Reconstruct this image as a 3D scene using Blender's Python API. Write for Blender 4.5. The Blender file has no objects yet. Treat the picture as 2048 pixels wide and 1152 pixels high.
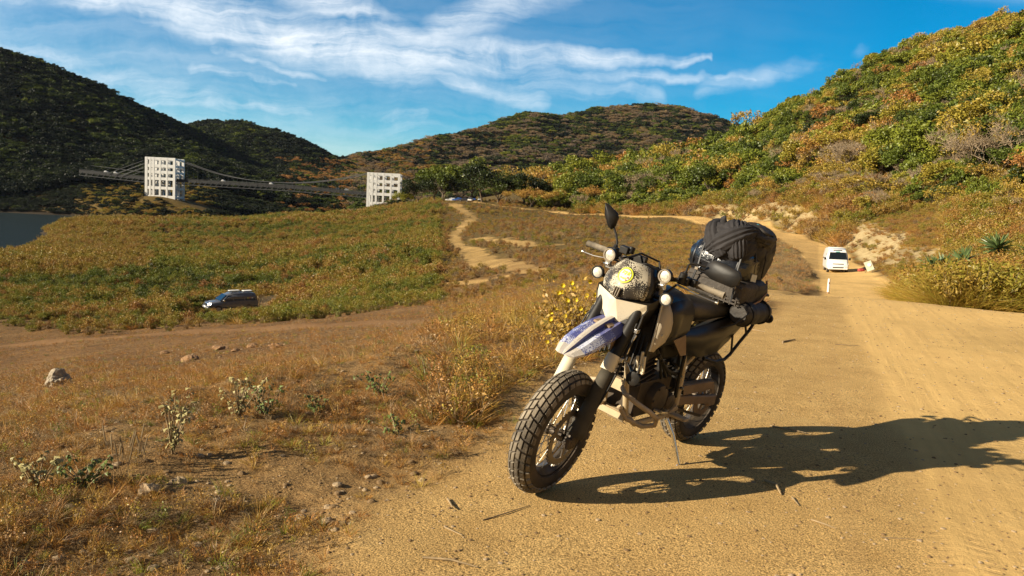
import bpy, math, random
import numpy as np
from mathutils import Vector, Matrix

# ------------------------------------------------------------------ camera
SC = bpy.context.scene
COL = SC.collection
FPX = 1577.0                      # focal length in pixels of the 2048 px wide photo
CAMH = 1.375
PITCH = math.atan((576 - 425) / FPX)
ROLL = math.radians(2.8)
_f = Vector((0, math.cos(PITCH), -math.sin(PITCH)))
_r = Vector((1, 0, 0))
_u = _r.cross(_f)
CR = _r * math.cos(ROLL) + _u * math.sin(ROLL)
CU = _u * math.cos(ROLL) - _r * math.sin(ROLL)
CP = Vector((0, 0, CAMH))
cd = bpy.data.cameras.new('camera')
cam = bpy.data.objects.new('camera', cd)
COL.objects.link(cam)
cd.sensor_width = 36.0
cd.lens = 36.0 * FPX / 2048.0
cd.clip_start = 0.05
cd.clip_end = 20000
cam.matrix_world = Matrix(((CR.x, CU.x, -_f.x, 0), (CR.y, CU.y, -_f.y, 0), (CR.z, CU.z, -_f.z, CAMH), (0, 0, 0, 1)))
SC.camera = cam
SC.cycles.max_bounces = 4
SC.cycles.diffuse_bounces = 2
SC.cycles.glossy_bounces = 2
SC.render.resolution_x = 1024
SC.render.resolution_y = 576

# ------------------------------------------------------------------ sun, sky, exposure
SUN_EL = math.radians(24)
SUN_TO = Vector((-math.cos(SUN_EL) * math.cos(math.radians(20)), -math.cos(SUN_EL) * math.sin(math.radians(20)), math.sin(SUN_EL)))
ld = bpy.data.lights.new('sun', 'SUN')
ld.energy = 5.0
ld.angle = math.radians(0.5)
ld.color = (1.0, 0.87, 0.66)
lo = bpy.data.objects.new('sun', ld)
lo.rotation_euler = SUN_TO.to_track_quat('Z', 'Y').to_euler()
COL.objects.link(lo)
SC.view_settings.view_transform = 'Standard'
SC.view_settings.look = 'None'
SC.view_settings.exposure = 0.85
SC.view_settings.gamma = 1.0

def ray(px, py):
    return _f + CR * ((px - 1024) / FPX) - CU * ((py - 576) / FPX)

def at(px, py, Y):
    d = ray(px, py)
    return CP + d * (Y / d.y)

class NT:
    """small helper for node trees"""
    def __init__(s, tree):
        s.t = tree
        tree.nodes.clear()
    def n(s, kind, ins=None, **kw):
        nd = s.t.nodes.new(kind)
        for k, v in kw.items():
            setattr(nd, k, v)
        if ins:
            for k, v in ins.items():
                s.set(nd, k, v)
        return nd
    def set(s, nd, k, v):
        sock = nd.inputs[k]
        if isinstance(v, bpy.types.NodeSocket):
            s.t.links.new(v, sock)
        elif isinstance(v, bpy.types.Node):
            s.t.links.new(v.outputs[0], sock)
        else:
            sock.default_value = v
    def m(s, op, a, b=0.0, c=0.0, clamp=False):
        nd = s.n('ShaderNodeMath', {0: a, 1: b, 2: c}, operation=op)
        nd.use_clamp = clamp
        return nd.outputs[0]
    def v(s, op, a, b=(0, 0, 0), scale=None):
        nd = s.n('ShaderNodeVectorMath', {0: a, 1: b}, operation=op)
        if scale is not None:
            s.set(nd, 'Scale', scale)
        return nd.outputs['Value'] if op in ('DOT_PRODUCT', 'LENGTH', 'DISTANCE') else nd.outputs[0]
    def mix(s, f, a, b, blend='MIX'):
        nd = s.n('ShaderNodeMix', data_type='RGBA', blend_type=blend)
        s.set(nd, 0, f)
        s.set(nd, 6, a if not isinstance(a, tuple) else (*a[:3], 1))
        s.set(nd, 7, b if not isinstance(b, tuple) else (*b[:3], 1))
        return nd.outputs[2]
    def ramp(s, f, stops, interp='LINEAR'):
        nd = s.n('ShaderNodeValToRGB', {0: f})
        cr = nd.color_ramp
        cr.interpolation = interp
        while len(cr.elements) > 1:
            cr.elements.remove(cr.elements[-1])
        cr.elements[0].position = stops[0][0]
        c = stops[0][1]
        cr.elements[0].color = (*c, 1) if isinstance(c, tuple) else (c, c, c, 1)
        for p, c in stops[1:]:
            e = cr.elements.new(p)
            e.color = (*c, 1) if isinstance(c, tuple) else (c, c, c, 1)
        return nd.outputs[0]
    def noise(s, vec, scale, detail=4, rough=0.55, dist=0.0):
        nd = s.n('ShaderNodeTexNoise', {'Scale': scale, 'Detail': detail, 'Roughness': rough, 'Distortion': dist})
        if vec is not None:
            s.set(nd, 'Vector', vec)
        return nd.outputs[0]
    def mr(s, x, a, b, c=0.0, d=1.0, smooth=False):
        nd = s.n('ShaderNodeMapRange', {0: x, 1: a, 2: b, 3: c, 4: d})
        if smooth:
            nd.interpolation_type = 'SMOOTHSTEP'
        return nd.outputs[0]

w = bpy.data.worlds.new('World')
SC.world = w
w.use_nodes = True
w.cycles.sampling_method = 'MANUAL'
w.cycles.sample_map_resolution = 256
T = NT(w.node_tree)
sky = T.n('ShaderNodeTexSky', sky_type='NISHITA')
sky.sun_disc = False
sky.sun_elevation = SUN_EL
sky.sun_rotation = math.atan2(SUN_TO.x, SUN_TO.y)
sky.altitude = 300
sky.air_density = 1.0
sky.dust_density = 0.3
sky.ozone_density = 3.0
hs = T.n('ShaderNodeHueSaturation', {'Hue': 0.494, 'Saturation': 2.35, 'Value': 0.86, 'Color': sky})
tc = T.n('ShaderNodeTexCoord').outputs['Generated']
sx = T.n('ShaderNodeSeparateXYZ', {0: tc})
yy = T.m('MAXIMUM', T.m('ABSOLUTE', sx.outputs[1]), 0.12)
U0 = T.m('DIVIDE', sx.outputs[0], yy)
V0 = T.m('DIVIDE', sx.outputs[2], yy)
P0 = T.n('ShaderNodeCombineXYZ', {0: U0, 1: V0})
wn = T.n('ShaderNodeTexNoise', {'Vector': P0, 'Scale': 5.0, 'Detail': 5.0, 'Roughness': 0.6})
P1 = T.v('ADD', P0.outputs[0], T.v('SCALE', T.v('SUBTRACT', wn.outputs[1], (0.5, 0.5, 0.5)), scale=0.075))
# cirrus bands, each a tapered streak in the sky (direction space)
SEG = [((-160, -90), (830, 130), 50, 68, 1.0), ((380, -90), (850, 95), 55, 38, .8), ((420, 95), (660, 160), 12, 10, .6), ((150, 190), (560, 210), 40, 24, .6), ((1050, 150), (1500, 165), 26, 8, .5), ((800, 118), (1420, 128), 52, 8, .95),
       ((1130, -90), (1000, 0), 95, 65, .85), ((1010, 0), (880, 80), 62, 55, .7), ((-100, 60), (470, 215), 50, 40, .6), ((-100, 190), (430, 260), 100, 40, .6),
       ((820, 150), (1080, 205), 20, 30, .6), ((500, 205), (850, 240), 24, 20, .55), ((300, 60), (560, 108), 10, 6, .5),
       ((380, 130), (600, 165), 22, 10, .55), ((900, 160), (1330, 190), 36, 20, .4), ((1420, 185), (1720, 100), 26, 18, .4),
       ((1700, -60), (2300, -30), 40, 60, .4), ((600, 270), (900, 250), 40, 20, .35)]
tot = None
for a, b, w0, w1, s_ in SEG:
    ra, rb = ray(*a), ray(*b)
    A = Vector((ra.x / ra.y, ra.z / ra.y, 0))
    B = Vector((rb.x / rb.y, rb.z / rb.y, 0))
    BA = B - A
    pa = T.v('SUBTRACT', P1, tuple(A))
    h = T.m('DIVIDE', T.v('DOT_PRODUCT', pa, tuple(BA)), BA.length_squared, clamp=True)
    dist = T.v('LENGTH', T.v('SUBTRACT', pa, T.v('SCALE', tuple(BA), scale=h)))
    wid = T.m('MULTIPLY_ADD', h, (w1 - w0) / FPX, w0 / FPX)
    q = T.mr(T.m('DIVIDE', dist, wid), 1.35, 0.0, 0.0, s_, smooth=True)
    tot = q if tot is None else T.m('MAXIMUM', tot, q)
mp = T.n('ShaderNodeMapping', {'Vector': P1})
mp.inputs['Rotation'].default_value = (0, 0, math.radians(11))
mp.inputs['Scale'].default_value = (1.6, 17.0, 1)
st = T.noise(mp.outputs[0], 2.3, 8, 0.62, 0.4)
st2 = T.noise(P1, 16, 7, 0.66, 0.6)
tex = T.m('MULTIPLY_ADD', T.m('ADD', st, T.m('MULTIPLY', st2, 0.5)), 2.9, -1.58, clamp=True)
cl = T.m('MULTIPLY', tot, T.m('MULTIPLY_ADD', tex, 0.82, 0.18), clamp=True)
veil = T.m('MULTIPLY', T.mr(U0, 0.45, -0.6, 0.0, 0.46), T.mr(V0, 0.42, 0.03, 0.1, 1.0))
veil = T.m('MULTIPLY', veil, T.m('MULTIPLY_ADD', tex, 0.75, 0.42))
cl = T.m('MAXIMUM', cl, veil)
cl = T.m('MULTIPLY', cl, T.mr(V0, 0.0, 0.06, 0.45, 1.0), clamp=True)
skyc = T.mix(T.m('MULTIPLY', cl, 0.95), hs.outputs[0], (7.4, 7.8, 8.1))
# dim warm tint added to unseen sky overhead and behind, muting blue fill
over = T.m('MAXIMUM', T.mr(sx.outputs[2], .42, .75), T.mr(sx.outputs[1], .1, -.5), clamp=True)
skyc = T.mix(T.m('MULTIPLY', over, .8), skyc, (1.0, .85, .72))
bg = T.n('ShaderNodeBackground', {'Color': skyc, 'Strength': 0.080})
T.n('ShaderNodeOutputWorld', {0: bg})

# ------------------------------------------------------------------ mesh helpers
def tag(o, label=None, cat=None, group=None, kind=None):
    if label: o['label'] = label
    if cat: o['category'] = cat
    if group: o['group'] = group
    if kind: o['kind'] = kind
    return o

def empty(name, loc=(0, 0, 0), rz=0.0):
    o = bpy.data.objects.new(name, None)
    o.empty_display_size = 0.1
    o.location = loc
    o.rotation_euler = (0, 0, rz)
    COL.objects.link(o)
    return o

def mesh_np(name, V, F, mats, smooth=True, parent=None, midx=None, link=True):
    """V (n,3) array, F (m,k) int array of quads or tris"""
    me = bpy.data.meshes.new(name)
    V = np.asarray(V, dtype=np.float32)
    F = np.asarray(F, dtype=np.int32)
    me.vertices.add(len(V)); me.vertices.foreach_set('co', V.ravel())
    k = F.shape[1]
    me.loops.add(F.size); me.loops.foreach_set('vertex_index', F.ravel())
    me.polygons.add(len(F))
    me.polygons.foreach_set('loop_start', np.arange(len(F), dtype=np.int32) * k)
    me.polygons.foreach_set('loop_total', np.full(len(F), k, dtype=np.int32))
    if midx is not None:
        me.polygons.foreach_set('material_index', np.asarray(midx, dtype=np.int32))
    me.update(calc_edges=True)
    me.validate()
    if smooth:
        me.polygons.foreach_set('use_smooth', np.ones(len(me.polygons), dtype=bool))
    for m in (mats if isinstance(mats, (list, tuple)) else [mats]):
        me.materials.append(m)
    o = bpy.data.objects.new(name, me)
    if link: COL.objects.link(o)
    if parent is not None: o.parent = parent
    return o

class MB:
    """collects geometry, then links it as ONE mesh object"""
    def __init__(s, fn=None):
        s.v = []; s.f = []; s.mi = []; s.cur = 0; s.fn = fn
    def add(s, vs, fs):
        o = len(s.v)
        s.v += [Vector(p) for p in vs]
        s.f += [tuple(o + i for i in f) for f in fs]
        s.mi += [s.cur] * len(fs)
    def box(s, c, size, M=None):
        x, y, z = (q / 2 for q in size)
        vs = [Vector((a * x, b * y, d * z)) for a in (-1, 1) for b in (-1, 1) for d in (-1, 1)]
        if M is not None: vs = [M @ p for p in vs]
        vs = [p + Vector(c) for p in vs]
        s.add(vs, [(0, 1, 3, 2), (4, 6, 7, 5), (0, 4, 5, 1), (2, 3, 7, 6), (0, 2, 6, 4), (1, 5, 7, 3)])
    def beam(s, a, b, wy, wz, up=(0, 0, 1)):
        a, b = Vector(a), Vector(b)
        d = (b - a).normalized(); u = Vector(up)
        sd = d.cross(u).normalized(); u = sd.cross(d).normalized()
        vs = [p + sd * (i * wy / 2) + u * (j * wz / 2) for p in (a, b) for i, j in ((-1, -1), (1, -1), (1, 1), (-1, 1))]
        s.add(vs, [(3, 2, 1, 0), (4, 5, 6, 7), (0, 1, 5, 4), (1, 2, 6, 5), (2, 3, 7, 6), (3, 0, 4, 7)])
    def tube(s, pts, r, n=10, cap=True, flat=1.0, up=None):
        pts = [Vector(p) for p in pts]
        rs = list(r) if isinstance(r, (list, tuple)) else [r] * len(pts)
        N = len(pts); vs = []; prev = None
        for i, p in enumerate(pts):
            d = (pts[min(i + 1, N - 1)] - pts[max(i - 1, 0)]).normalized()
            if prev is None:
                ref = Vector(up) if up is not None else (Vector((0, 0, 1)) if abs(d.z) < 0.9 else Vector((1, 0, 0)))
                a = d.cross(ref).normalized()
            else:
                a = (prev - d * prev.dot(d)).normalized()
            prev = a
            b = d.cross(a)
            for k in range(n):
                t = 2 * math.pi * k / n
                vs.append(p + a * (math.cos(t) * rs[i]) + b * (math.sin(t) * rs[i] * flat))
        fs = [(i * n + k, i * n + (k + 1) % n, (i + 1) * n + (k + 1) % n, (i + 1) * n + k) for i in range(N - 1) for k in range(n)]
        if cap:
            fs.append(tuple(range(n))[::-1]); fs.append(tuple((N - 1) * n + k for k in range(n)))
        s.add(vs, fs)
    def lathe(s, prof, c=(0, 0, 0), axis=(0, 1, 0), n=48, closed=False):
        ax = Vector(axis).normalized()
        a = ax.orthogonal().normalized(); b = ax.cross(a)
        c = Vector(c); m = len(prof); vs = []
        for k in range(n):
            t = 2 * math.pi * k / n
            e = a * math.cos(t) + b * math.sin(t)
            for rr, hh in prof:
                vs.append(c + e * rr + ax * hh)
        fs = []
        mm = m if closed else m - 1
        for k in range(n):
            k2 = (k + 1) % n
            for i in range(mm):
                j = (i + 1) % m
                fs.append((k * m + i, k2 * m + i, k2 * m + j, k * m + j))
        s.add(vs, fs)
    def loft(s, rings, cap=True, closed=True):
        n = len(rings[0]); vs = [p for r in rings for p in r]
        fs = []
        kk = n if closed else n - 1
        for i in range(len(rings) - 1):
            for k in range(kk):
                k2 = (k + 1) % n
                fs.append((i * n + k, i * n + k2, (i + 1) * n + k2, (i + 1) * n + k))
        if cap and closed:
            fs.append(tuple(range(n))[::-1]); fs.append(tuple((len(rings) - 1) * n + k for k in range(n)))
        s.add(vs, fs)
    def prism(s, pts, off):
        """closed outline pts, extruded by vector off"""
        n = len(pts); o = Vector(off)
        vs = [Vector(p) for p in pts] + [Vector(p) + o for p in pts]
        fs = [tuple(range(n)), tuple(range(2 * n - 1, n - 1, -1))]
        fs += [(i, n + i, n + (i + 1) % n, (i + 1) % n) for i in range(n)]
        s.add(vs, fs)
    def build(s, name, mats, parent=None, smooth=None, bevel=0, sub=0, seg=2, link=True, solid=0):
        me = bpy.data.meshes.new(name)
        vs = [s.fn(p) if s.fn else p for p in s.v]
        me.from_pydata([tuple(p) for p in vs], [], s.f)
        me.polygons.foreach_set('material_index', s.mi)
        for m in (mats if isinstance(mats, (list, tuple)) else [mats]): me.materials.append(m)
        import bmesh
        bm = bmesh.new(); bm.from_mesh(me)
        bmesh.ops.recalc_face_normals(bm, faces=bm.faces)
        bm.to_mesh(me); bm.free()
        me.update()
        o = bpy.data.objects.new(name, me)
        if link: COL.objects.link(o)
        if parent is not None: o.parent = parent
        if solid:
            md = o.modifiers.new('solid', 'SOLIDIFY'); md.thickness = solid; md.offset = 0
        if bevel:
            md = o.modifiers.new('bevel', 'BEVEL'); md.width = bevel; md.segments = seg; md.limit_method = 'ANGLE'; md.angle_limit = math.radians(35)
        if sub:
            md = o.modifiers.new('sub', 'SUBSURF'); md.levels = sub; md.render_levels = sub
        if smooth is None: smooth = True
        if smooth:
            me.polygons.foreach_set('use_smooth', [True] * len(me.polygons))
            if not sub:
                try: me.set_sharp_from_angle(angle=math.radians(38))
                except Exception: pass
        return o

# ------------------------------------------------------------------ numpy noise
def _hash(ix, iy, seed):
    h = (ix.astype(np.int64) * 374761393 + iy.astype(np.int64) * 668265263 + seed * 1442695041) & 0xFFFFFFFF
    h = ((h ^ (h >> 13)) * 1274126177) & 0xFFFFFFFF
    return ((h ^ (h >> 16)) & 0xFFFFFF) / float(0xFFFFFF)
def vnoise(x, y, seed=0):
    ix, iy = np.floor(x), np.floor(y)
    fx, fy = x - ix, y - iy
    fx = fx * fx * (3 - 2 * fx); fy = fy * fy * (3 - 2 * fy)
    a = _hash(ix, iy, seed); b = _hash(ix + 1, iy, seed); c = _hash(ix, iy + 1, seed); d = _hash(ix + 1, iy + 1, seed)
    return (a * (1 - fx) + b * fx) * (1 - fy) + (c * (1 - fx) + d * fx) * fy
def fbm(x, y, scale, octv=4, seed=0, rough=0.5):
    x = np.asarray(x, float) / scale; y = np.asarray(y, float) / scale
    s = 0; a = 1; t = 0
    for i in range(octv):
        s = s + a * (vnoise(x, y, seed + i * 17) - 0.5); t += a
        x = x * 2.03 + 11.3; y = y * 2.03 - 7.1; a *= rough
    return s / t * 2      # about -1..1
def sstep(x, a, b):
    t = np.clip((x - a) / (b - a), 0, 1)
    return t * t * (3 - 2 * t)
# ------------------------------------------------------------------ terrain height
WATER = -12.5
# columns of the landform: photo column -> [(distance, height)] ; heights >= 200 are sight lines (photo row)
COLS = {
 -500: [(2, 0), (3.2, -.05), (6, -.8), (12, -2.2), (25, -5), (45, -8.5), (80, -11), (110, -13.5), (200, -18), (400, -18), (470, -11), (520, 0), (600, 20), (900, 60)],
 0: [(2, 0), (3.6, 0), (4.6, -.12), (6, -.45), (9, -1.1), (14, -2.2), (25, 735), (45, 675), (75, 600), (110, 545), (150, 512), (180, 497), (215, -16), (400, -17), (447, -12), (470, -6), (520, 350), (620, 30)],
 150: [(2, 0), (3.8, 0), (5, -.08), (8, 782), (14, 743), (25, 716), (45, 664), (60, 636), (75, 606), (110, 546), (150, 507), (200, 477), (252, 449), (275, -12.6), (320, -17), (400, -17), (440, -12.8), (455, -6), (475, 0), (530, 347), (700, 40)],
 300: [(2, 0), (4, 0), (5.2, -.04), (8, 775), (14, 738), (25, 702), (45, 656), (60, 634), (75, 612), (110, 547), (150, 503), (200, 470), (262, 447), (285, -11), (330, -16), (400, -17), (430, -12), (445, 393), (480, 389), (530, 345), (700, 40)],
 500: [(2, 0), (4.5, 0), (5.7, -.03), (8, 747), (14, 707), (25, 674), (45, 644), (60, 630), (75, 619), (90, 590), (130, 530), (200, 472), (270, 439), (295, -11), (330, -17), (400, -17), (450, -12), (520, 0), (650, 22)],
 700: [(2, 0), (5, 0), (6.3, -.02), (9, 712), (14, 680), (25, 650), (45, 622), (60, 607), (90, 560), (130, 510), (200, 462), (300, 430), (325, -9), (370, -17), (480, -17), (530, -8), (650, 12), (900, 30)],
 800: [(2, 0), (5.5, 0), (6.9, 0), (14, 665), (25, 640), (45, 610), (60, 592), (90, 545), (130, 500), (200, 450), (260, 422), (300, 409), (325, .2), (380, -6), (430, -4), (480, -6), (600, 0), (900, 25)],
 920: [(2, 0), (6, 0), (7.6, 0), (14, 652), (25, 627), (45, 598), (60, 577), (90, 532), (120, 500), (150, 472), (200, 441), (250, 417), (300, 403), (340, 3.4), (400, 4), (600, 8), (900, 30)],
 1080: [(2, 0), (7, 0), (8.9, 0), (14, 632), (25, 598), (45, 563), (60, 543), (90, 505), (130, 470), (180, 446), (230, 431), (262, 423), (300, 3.5), (400, 9), (600, 20), (900, 40)],
 1250: [(2, 0), (8, 0), (11, -.02), (16, -.25), (25, 580), (45, 547), (90, 495), (150, 452), (205, 436), (228, 431), (240, 2.3), (262, 4), (300, 10), (360, 366), (420, 345), (520, 30)],
 1430: [(2, 0), (10, 0), (14, -.05), (18, -.35), (30, 573), (45, 554), (60, 537), (110, 478), (165, 451), (185, 447), (188, 442), (194, 430), (205, 424), (240, 408), (300, 362), (360, 308), (410, 278), (500, 30)],
 1560: [(2, 0), (12, 0), (15.3, -.02), (19, -.3), (27, -.95), (42, 570), (60, 546), (90, 508), (115, 483), (135, 469), (150, 460), (154, 441), (160, 434), (200, 392), (260, 320), (325, 225), (420, 30)],
 1656: [(2, 0), (12, 0), (15.6, -.02), (19, -.3), (30, -1.6), (47, 587), (60, 562), (75, 543), (95, 513), (115, 489), (124, 480), (128, 462), (134, 447), (180, 384), (240, 290), (300, 178), (390, 30)],
 1745: [(2, 0), (12, 0), (15.6, -.02), (19, -.3), (30, -1.6), (47, -2.5), (62, 562), (72, 541), (84, 532), (90, 516), (98, 494), (130, 445), (170, 380), (220, 285), (290, 128), (380, 40)],
 1830: [(2, 0), (12, 0), (15.3, -.01), (18, -.3), (25, -1.1), (35, -1.9), (45, 598), (55, 574), (70, 530), (90, 492), (120, 440), (160, 350), (210, 245), (280, 104), (370, 50)],
 1940: [(2, 0), (12, 0), (14.7, -.01), (18, -.45), (22, -.9), (30, 601), (40, 572), (60, 524), (80, 478), (110, 410), (150, 310), (200, 195), (270, 78), (360, 60)],
 2048: [(2, 0), (12, 0), (14.1, 0), (16, -.2), (20, -.7), (26, 614), (35, 585), (50, 545), (70, 490), (100, 410), (140, 300), (190, 185), (260, 70), (350, 60)],
 2600: [(2, 0), (10, 0), (13, -.02), (16, -.2), (20, -.3), (30, 1), (60, 8), (100, 20), (150, 38), (250, 78), (350, 80)],
}
LG = np.linspace(0, math.log(2000), 420)
def pchip(x, y, xq):
    x = np.asarray(x, float); y = np.asarray(y, float)
    h = np.diff(x); d = np.diff(y) / h
    m = np.zeros_like(y)
    for i in range(1, len(x) - 1):
        if d[i - 1] * d[i] > 0:
            w1 = 2 * h[i] + h[i - 1]; w2 = h[i] + 2 * h[i - 1]
            m[i] = (w1 + w2) / (w1 / d[i - 1] + w2 / d[i])
    m[0] = d[0]; m[-1] = 0
    i = np.clip(np.searchsorted(x, xq) - 1, 0, len(x) - 2)
    t = (xq - x[i]) / h[i]; t = np.clip(t, 0, 1)
    return (y[i] * (1 + 2 * t) * (1 - t) ** 2 + h[i] * m[i] * t * (1 - t) ** 2 + y[i + 1] * t * t * (3 - 2 * t) + h[i] * m[i + 1] * t * t * (t - 1))
_cp = sorted(COLS)
_cu = []
_prof = []
for px in _cp:
    Y = []; Z = []
    for yv, v in COLS[px]:
        Y.append(math.log(yv)); Z.append(at(px, v, yv).z if v >= 200 or (v > 65 and px < 2100 and yv > 150) else v)
    Y = [0.0] + Y + [math.log(2000)]; Z = [0.0] + Z + [Z[-1] * 0.4]
    _prof.append(pchip(Y, Z, LG)); _cu.append((px - 1024) / FPX)
_prof = np.array(_prof)
UG = np.linspace(_cu[0], _cu[-1], 260)
_tab = np.array([pchip(_cu, _prof[:, j], UG) for j in range(len(LG))])       # [lnY, u]
# the far ridges: crest polylines (photo column, row, distance) and slope
def crest(L): return np.array([tuple(at(*p)) for p in L])
RIDGES = [
 (crest([(-900, 60, 560), (-400, 60, 620), (0, 112, 690), (60, 130, 700), (160, 170, 740), (250, 212, 780), (330, 246, 820), (375, 262, 840), (480, 330, 870), (600, 385, 880)]), .50, 14),
 (crest([(200, 300, 1000), (375, 260, 960), (430, 250, 950), (480, 250, 940), (540, 270, 930), (600, 300, 920), (650, 320, 910), (700, 342, 900), (760, 375, 880)]), .42, 12),
 (crest([(640, 380, 950), (705, 338, 960), (750, 312, 980), (830, 297, 1010), (880, 282, 1050), (1000, 255, 1150), (1060, 232, 1200), (1120, 238, 1230), (1200, 223, 1260), (1290, 214, 1280), (1350, 219, 1280), (1400, 233, 1270), (1450, 250, 1260), (1600, 320, 1250), (1800, 400, 1250)]), .5, 22),
 (crest([(760, 372, 700), (850, 350, 760), (960, 335, 820), (1060, 300, 900)]), .42, 10),
]
def ridge_h(x, y, R):
    P, sl, a = R
    best = np.full(x.shape, -1e9)
    for i in range(len(P) - 1):
        A, B = P[i], P[i + 1]
        bx, by = B[0] - A[0], B[1] - A[1]
        t = np.clip(((x - A[0]) * bx + (y - A[1]) * by) / (bx * bx + by * by), 0, 1)
        d = np.hypot(x - A[0] - bx * t, y - A[1] - by * t)
        z = A[2] + (B[2] - A[2]) * t - sl * (np.sqrt(d * d + a * a) - a)
        best = np.maximum(best, z)
    return best
def base_h(x, y):
    r = np.hypot(x, y) + 1e-6
    az = np.arctan2(x, y)
    azc = np.clip(az, -0.78, 0.78)
    u = np.clip(np.tan(azc), UG[0], UG[-1])
    Yd = np.clip(r * np.cos(azc), 1.0, 1999)
    fi = np.log(Yd) / (LG[1] - LG[0]); i = np.clip(fi.astype(int), 0, len(LG) - 2); ti = fi - i
    fj = (u - UG[0]) / (UG[1] - UG[0]); j = np.clip(fj.astype(int), 0, len(UG) - 2); tj = fj - j
    z = (_tab[i, j] * (1 - ti) + _tab[i + 1, j] * ti) * (1 - tj) + (_tab[i, j + 1] * (1 - ti) + _tab[i + 1, j + 1] * ti) * tj
    back = sstep(np.abs(az), 1.5, 2.6)
    return z * (1 - back) - 0.02 * r * back * (r > 20)
def height(x, y, fine=True):
    x = np.asarray(x, float); y = np.asarray(y, float)
    z = base_h(x, y)
    r = np.hypot(x, y)
    far = sstep(r, 380, 520)
    for k, R in enumerate(RIDGES):
        h = ridge_h(x, y, R)
        h = h + fbm(x, y, 130, 4, 5 + k) * 9 * sstep(-h, -110, -20) * sstep(r, 420, 700)
        m = np.maximum(z, h); df = np.abs(z - h)
        z = np.where(far > 0, z * (1 - far) + far * (m + 3 * np.exp(-df / 6)), z)
    if fine:
        veg = 1 - road_mask(x, y)
        z = z + veg * fbm(x, y, 9, 4, 3) * np.clip((r - 6) / 90, 0, .55)
        z = z + veg * fbm(x, y, 34, 3, 8) * np.clip((r - 100) / 120, 0, 1.6)
        # the road is cut into the foot of the right-hand slope
        cd_, cs_ = poly_dist(x, y, ROADC)
        z = z + (cs_ < 0) * (y > 60) * sstep(cd_ + 1.2 * fbm(x, y, 7, 3, 19), 3.4, 7.5) * sstep(y, 66, 92) * (1 - sstep(y, 200, 240)) * (1.5 + 1.2 * sstep(y, 95, 130)) * (1 + .22 * fbm(x, y, 9, 3, 23))
        # clods and litter relief on the weedy shoulder
        z = z + lit_mask(x, y) * (fbm(x, y, .5, 4, 21) * .055 + fbm(x, y, 1.7, 3, 22) * .10)
        # small ripples and shallow wheel ruts of the dirt road
        g = road_mask(x, y) * np.exp(-r / 30)
        z = z + g * (fbm(x, y, .9, 4, 31) * .010)
        s = track_s(x, y)
        for off, wd, dp in TRACKS:
            z = z - g * dp * .09 * np.exp(-((s - off + .05 * fbm(x, y, 2.5, 2, 7)) / wd) ** 2)
        # the water-cut bank left of the road
        bk = np.exp(-((np.log(np.maximum(y, 1)) - math.log(34)) / .35) ** 2) * np.exp(-(((x / np.maximum(y, 1)) - .34) / .06) ** 2)
        z = z + bk * .10 * fbm(x + .8 * y, y - .5 * x, 1.6, 3, 77)
    return z
def gpt(px, py):
    d = ray(px, py); t = -CAMH / d.z
    return (d.x * t, d.y * t)
# the wheel tracks run along this line
_ta = np.array(gpt(1905, 1152)); _tb = np.array(gpt(1690, 602))
_td = (_tb - _ta) / np.linalg.norm(_tb - _ta)
def track_s(x, y): return (x - _ta[0]) * _td[1] - (y - _ta[1]) * _td[0]
TRACKS = [(.02, .05, .014), (.18, .035, .010), (.34, .05, .012), (.62, .03, .008), (.8, .06, .010), (-.35, .04, .005), (1.25, .05, .009), (1.42, .04, .008), (1.95, .05, .006), (2.1, .04, .006)]
# sandy ground begins right of this line
EDGE = [gpt(*p) for p in [(330, 1400), (560, 1152), (720, 1000), (900, 940), (1010, 880), (1030, 800), (1120, 740), (1300, 690), (1480, 640), (1560, 606)]] + [(5.2, 18.5), (11, 30)]
def poly_dist(x, y, P, W=None):
    best = np.full(x.shape, 1e9); side = np.zeros(x.shape)
    for i in range(len(P) - 1):
        ax, ay = P[i][:2]; bx, by = P[i + 1][0] - ax, P[i + 1][1] - ay
        t = np.clip(((x - ax) * bx + (y - ay) * by) / (bx * bx + by * by + 1e-12), 0, 1)
        d = np.hypot(x - ax - bx * t, y - ay - by * t)
        if W is not None: d = d / (W[i] + (W[i + 1] - W[i]) * t)
        cr = bx * (y - ay) - by * (x - ax)
        side = np.where(d < best, np.sign(cr), side)
        best = np.minimum(best, d)
    return best, side
def xyat(px, Y): return ((px - 1024 - .049 * (450 - 576)*-1) / FPX * Y, Y)
ROADC = [(6.6, 15.5), (12.2, 30), xyat(1752, 47), xyat(1700, 62), xyat(1683, 75), xyat(1652, 95), xyat(1606, 115), xyat(1545, 140), xyat(1480, 165), xyat(1420, 185), xyat(1330, 210), xyat(1250, 228), xyat(1100, 260), xyat(1000, 275), xyat(950, 288), xyat(905, 298), xyat(850, 305), xyat(780, 305)]
ROADW = [2.2, 2.6, 2.8, 2.8, 2.8, 2.9, 3, 3.2, 3.2, 2.8, 2.4, 2.2, 2.0, 2.0, 3.2, 5, 7, 5]
def road_mask(x, y):
    n = fbm(x, y, 2.0, 3, 41) * .25
    d, _ = poly_dist(x, y, ROADC, ROADW)
    m = 1 - sstep(d + n * .5, .82, 1.12)
    # the wide gravel apron
    de, sd = poly_dist(x, y, EDGE)
    inside = (-sd * de + n * .9)
    s = track_s(x, y)
    apron = sstep(inside, -.25, .45) * sstep(19 - .25 * np.abs(x - 6) - y, -1.5, 1.5)
    return np.maximum(m, apron * (y < 26))
def lit_mask(x, y):
    r = np.hypot(x, y)
    return (1 - road_mask(x, y)) * (1 - sstep(r, 9, 16))
def pxy(P):
    """photo column/row of world points"""
    d = P - np.array([0, 0, CAMH])
    zc = d @ np.array(_f); return 1024 + FPX * (d @ np.array(CR)) / zc, 576 - FPX * (d @ np.array(CU)) / zc

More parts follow.
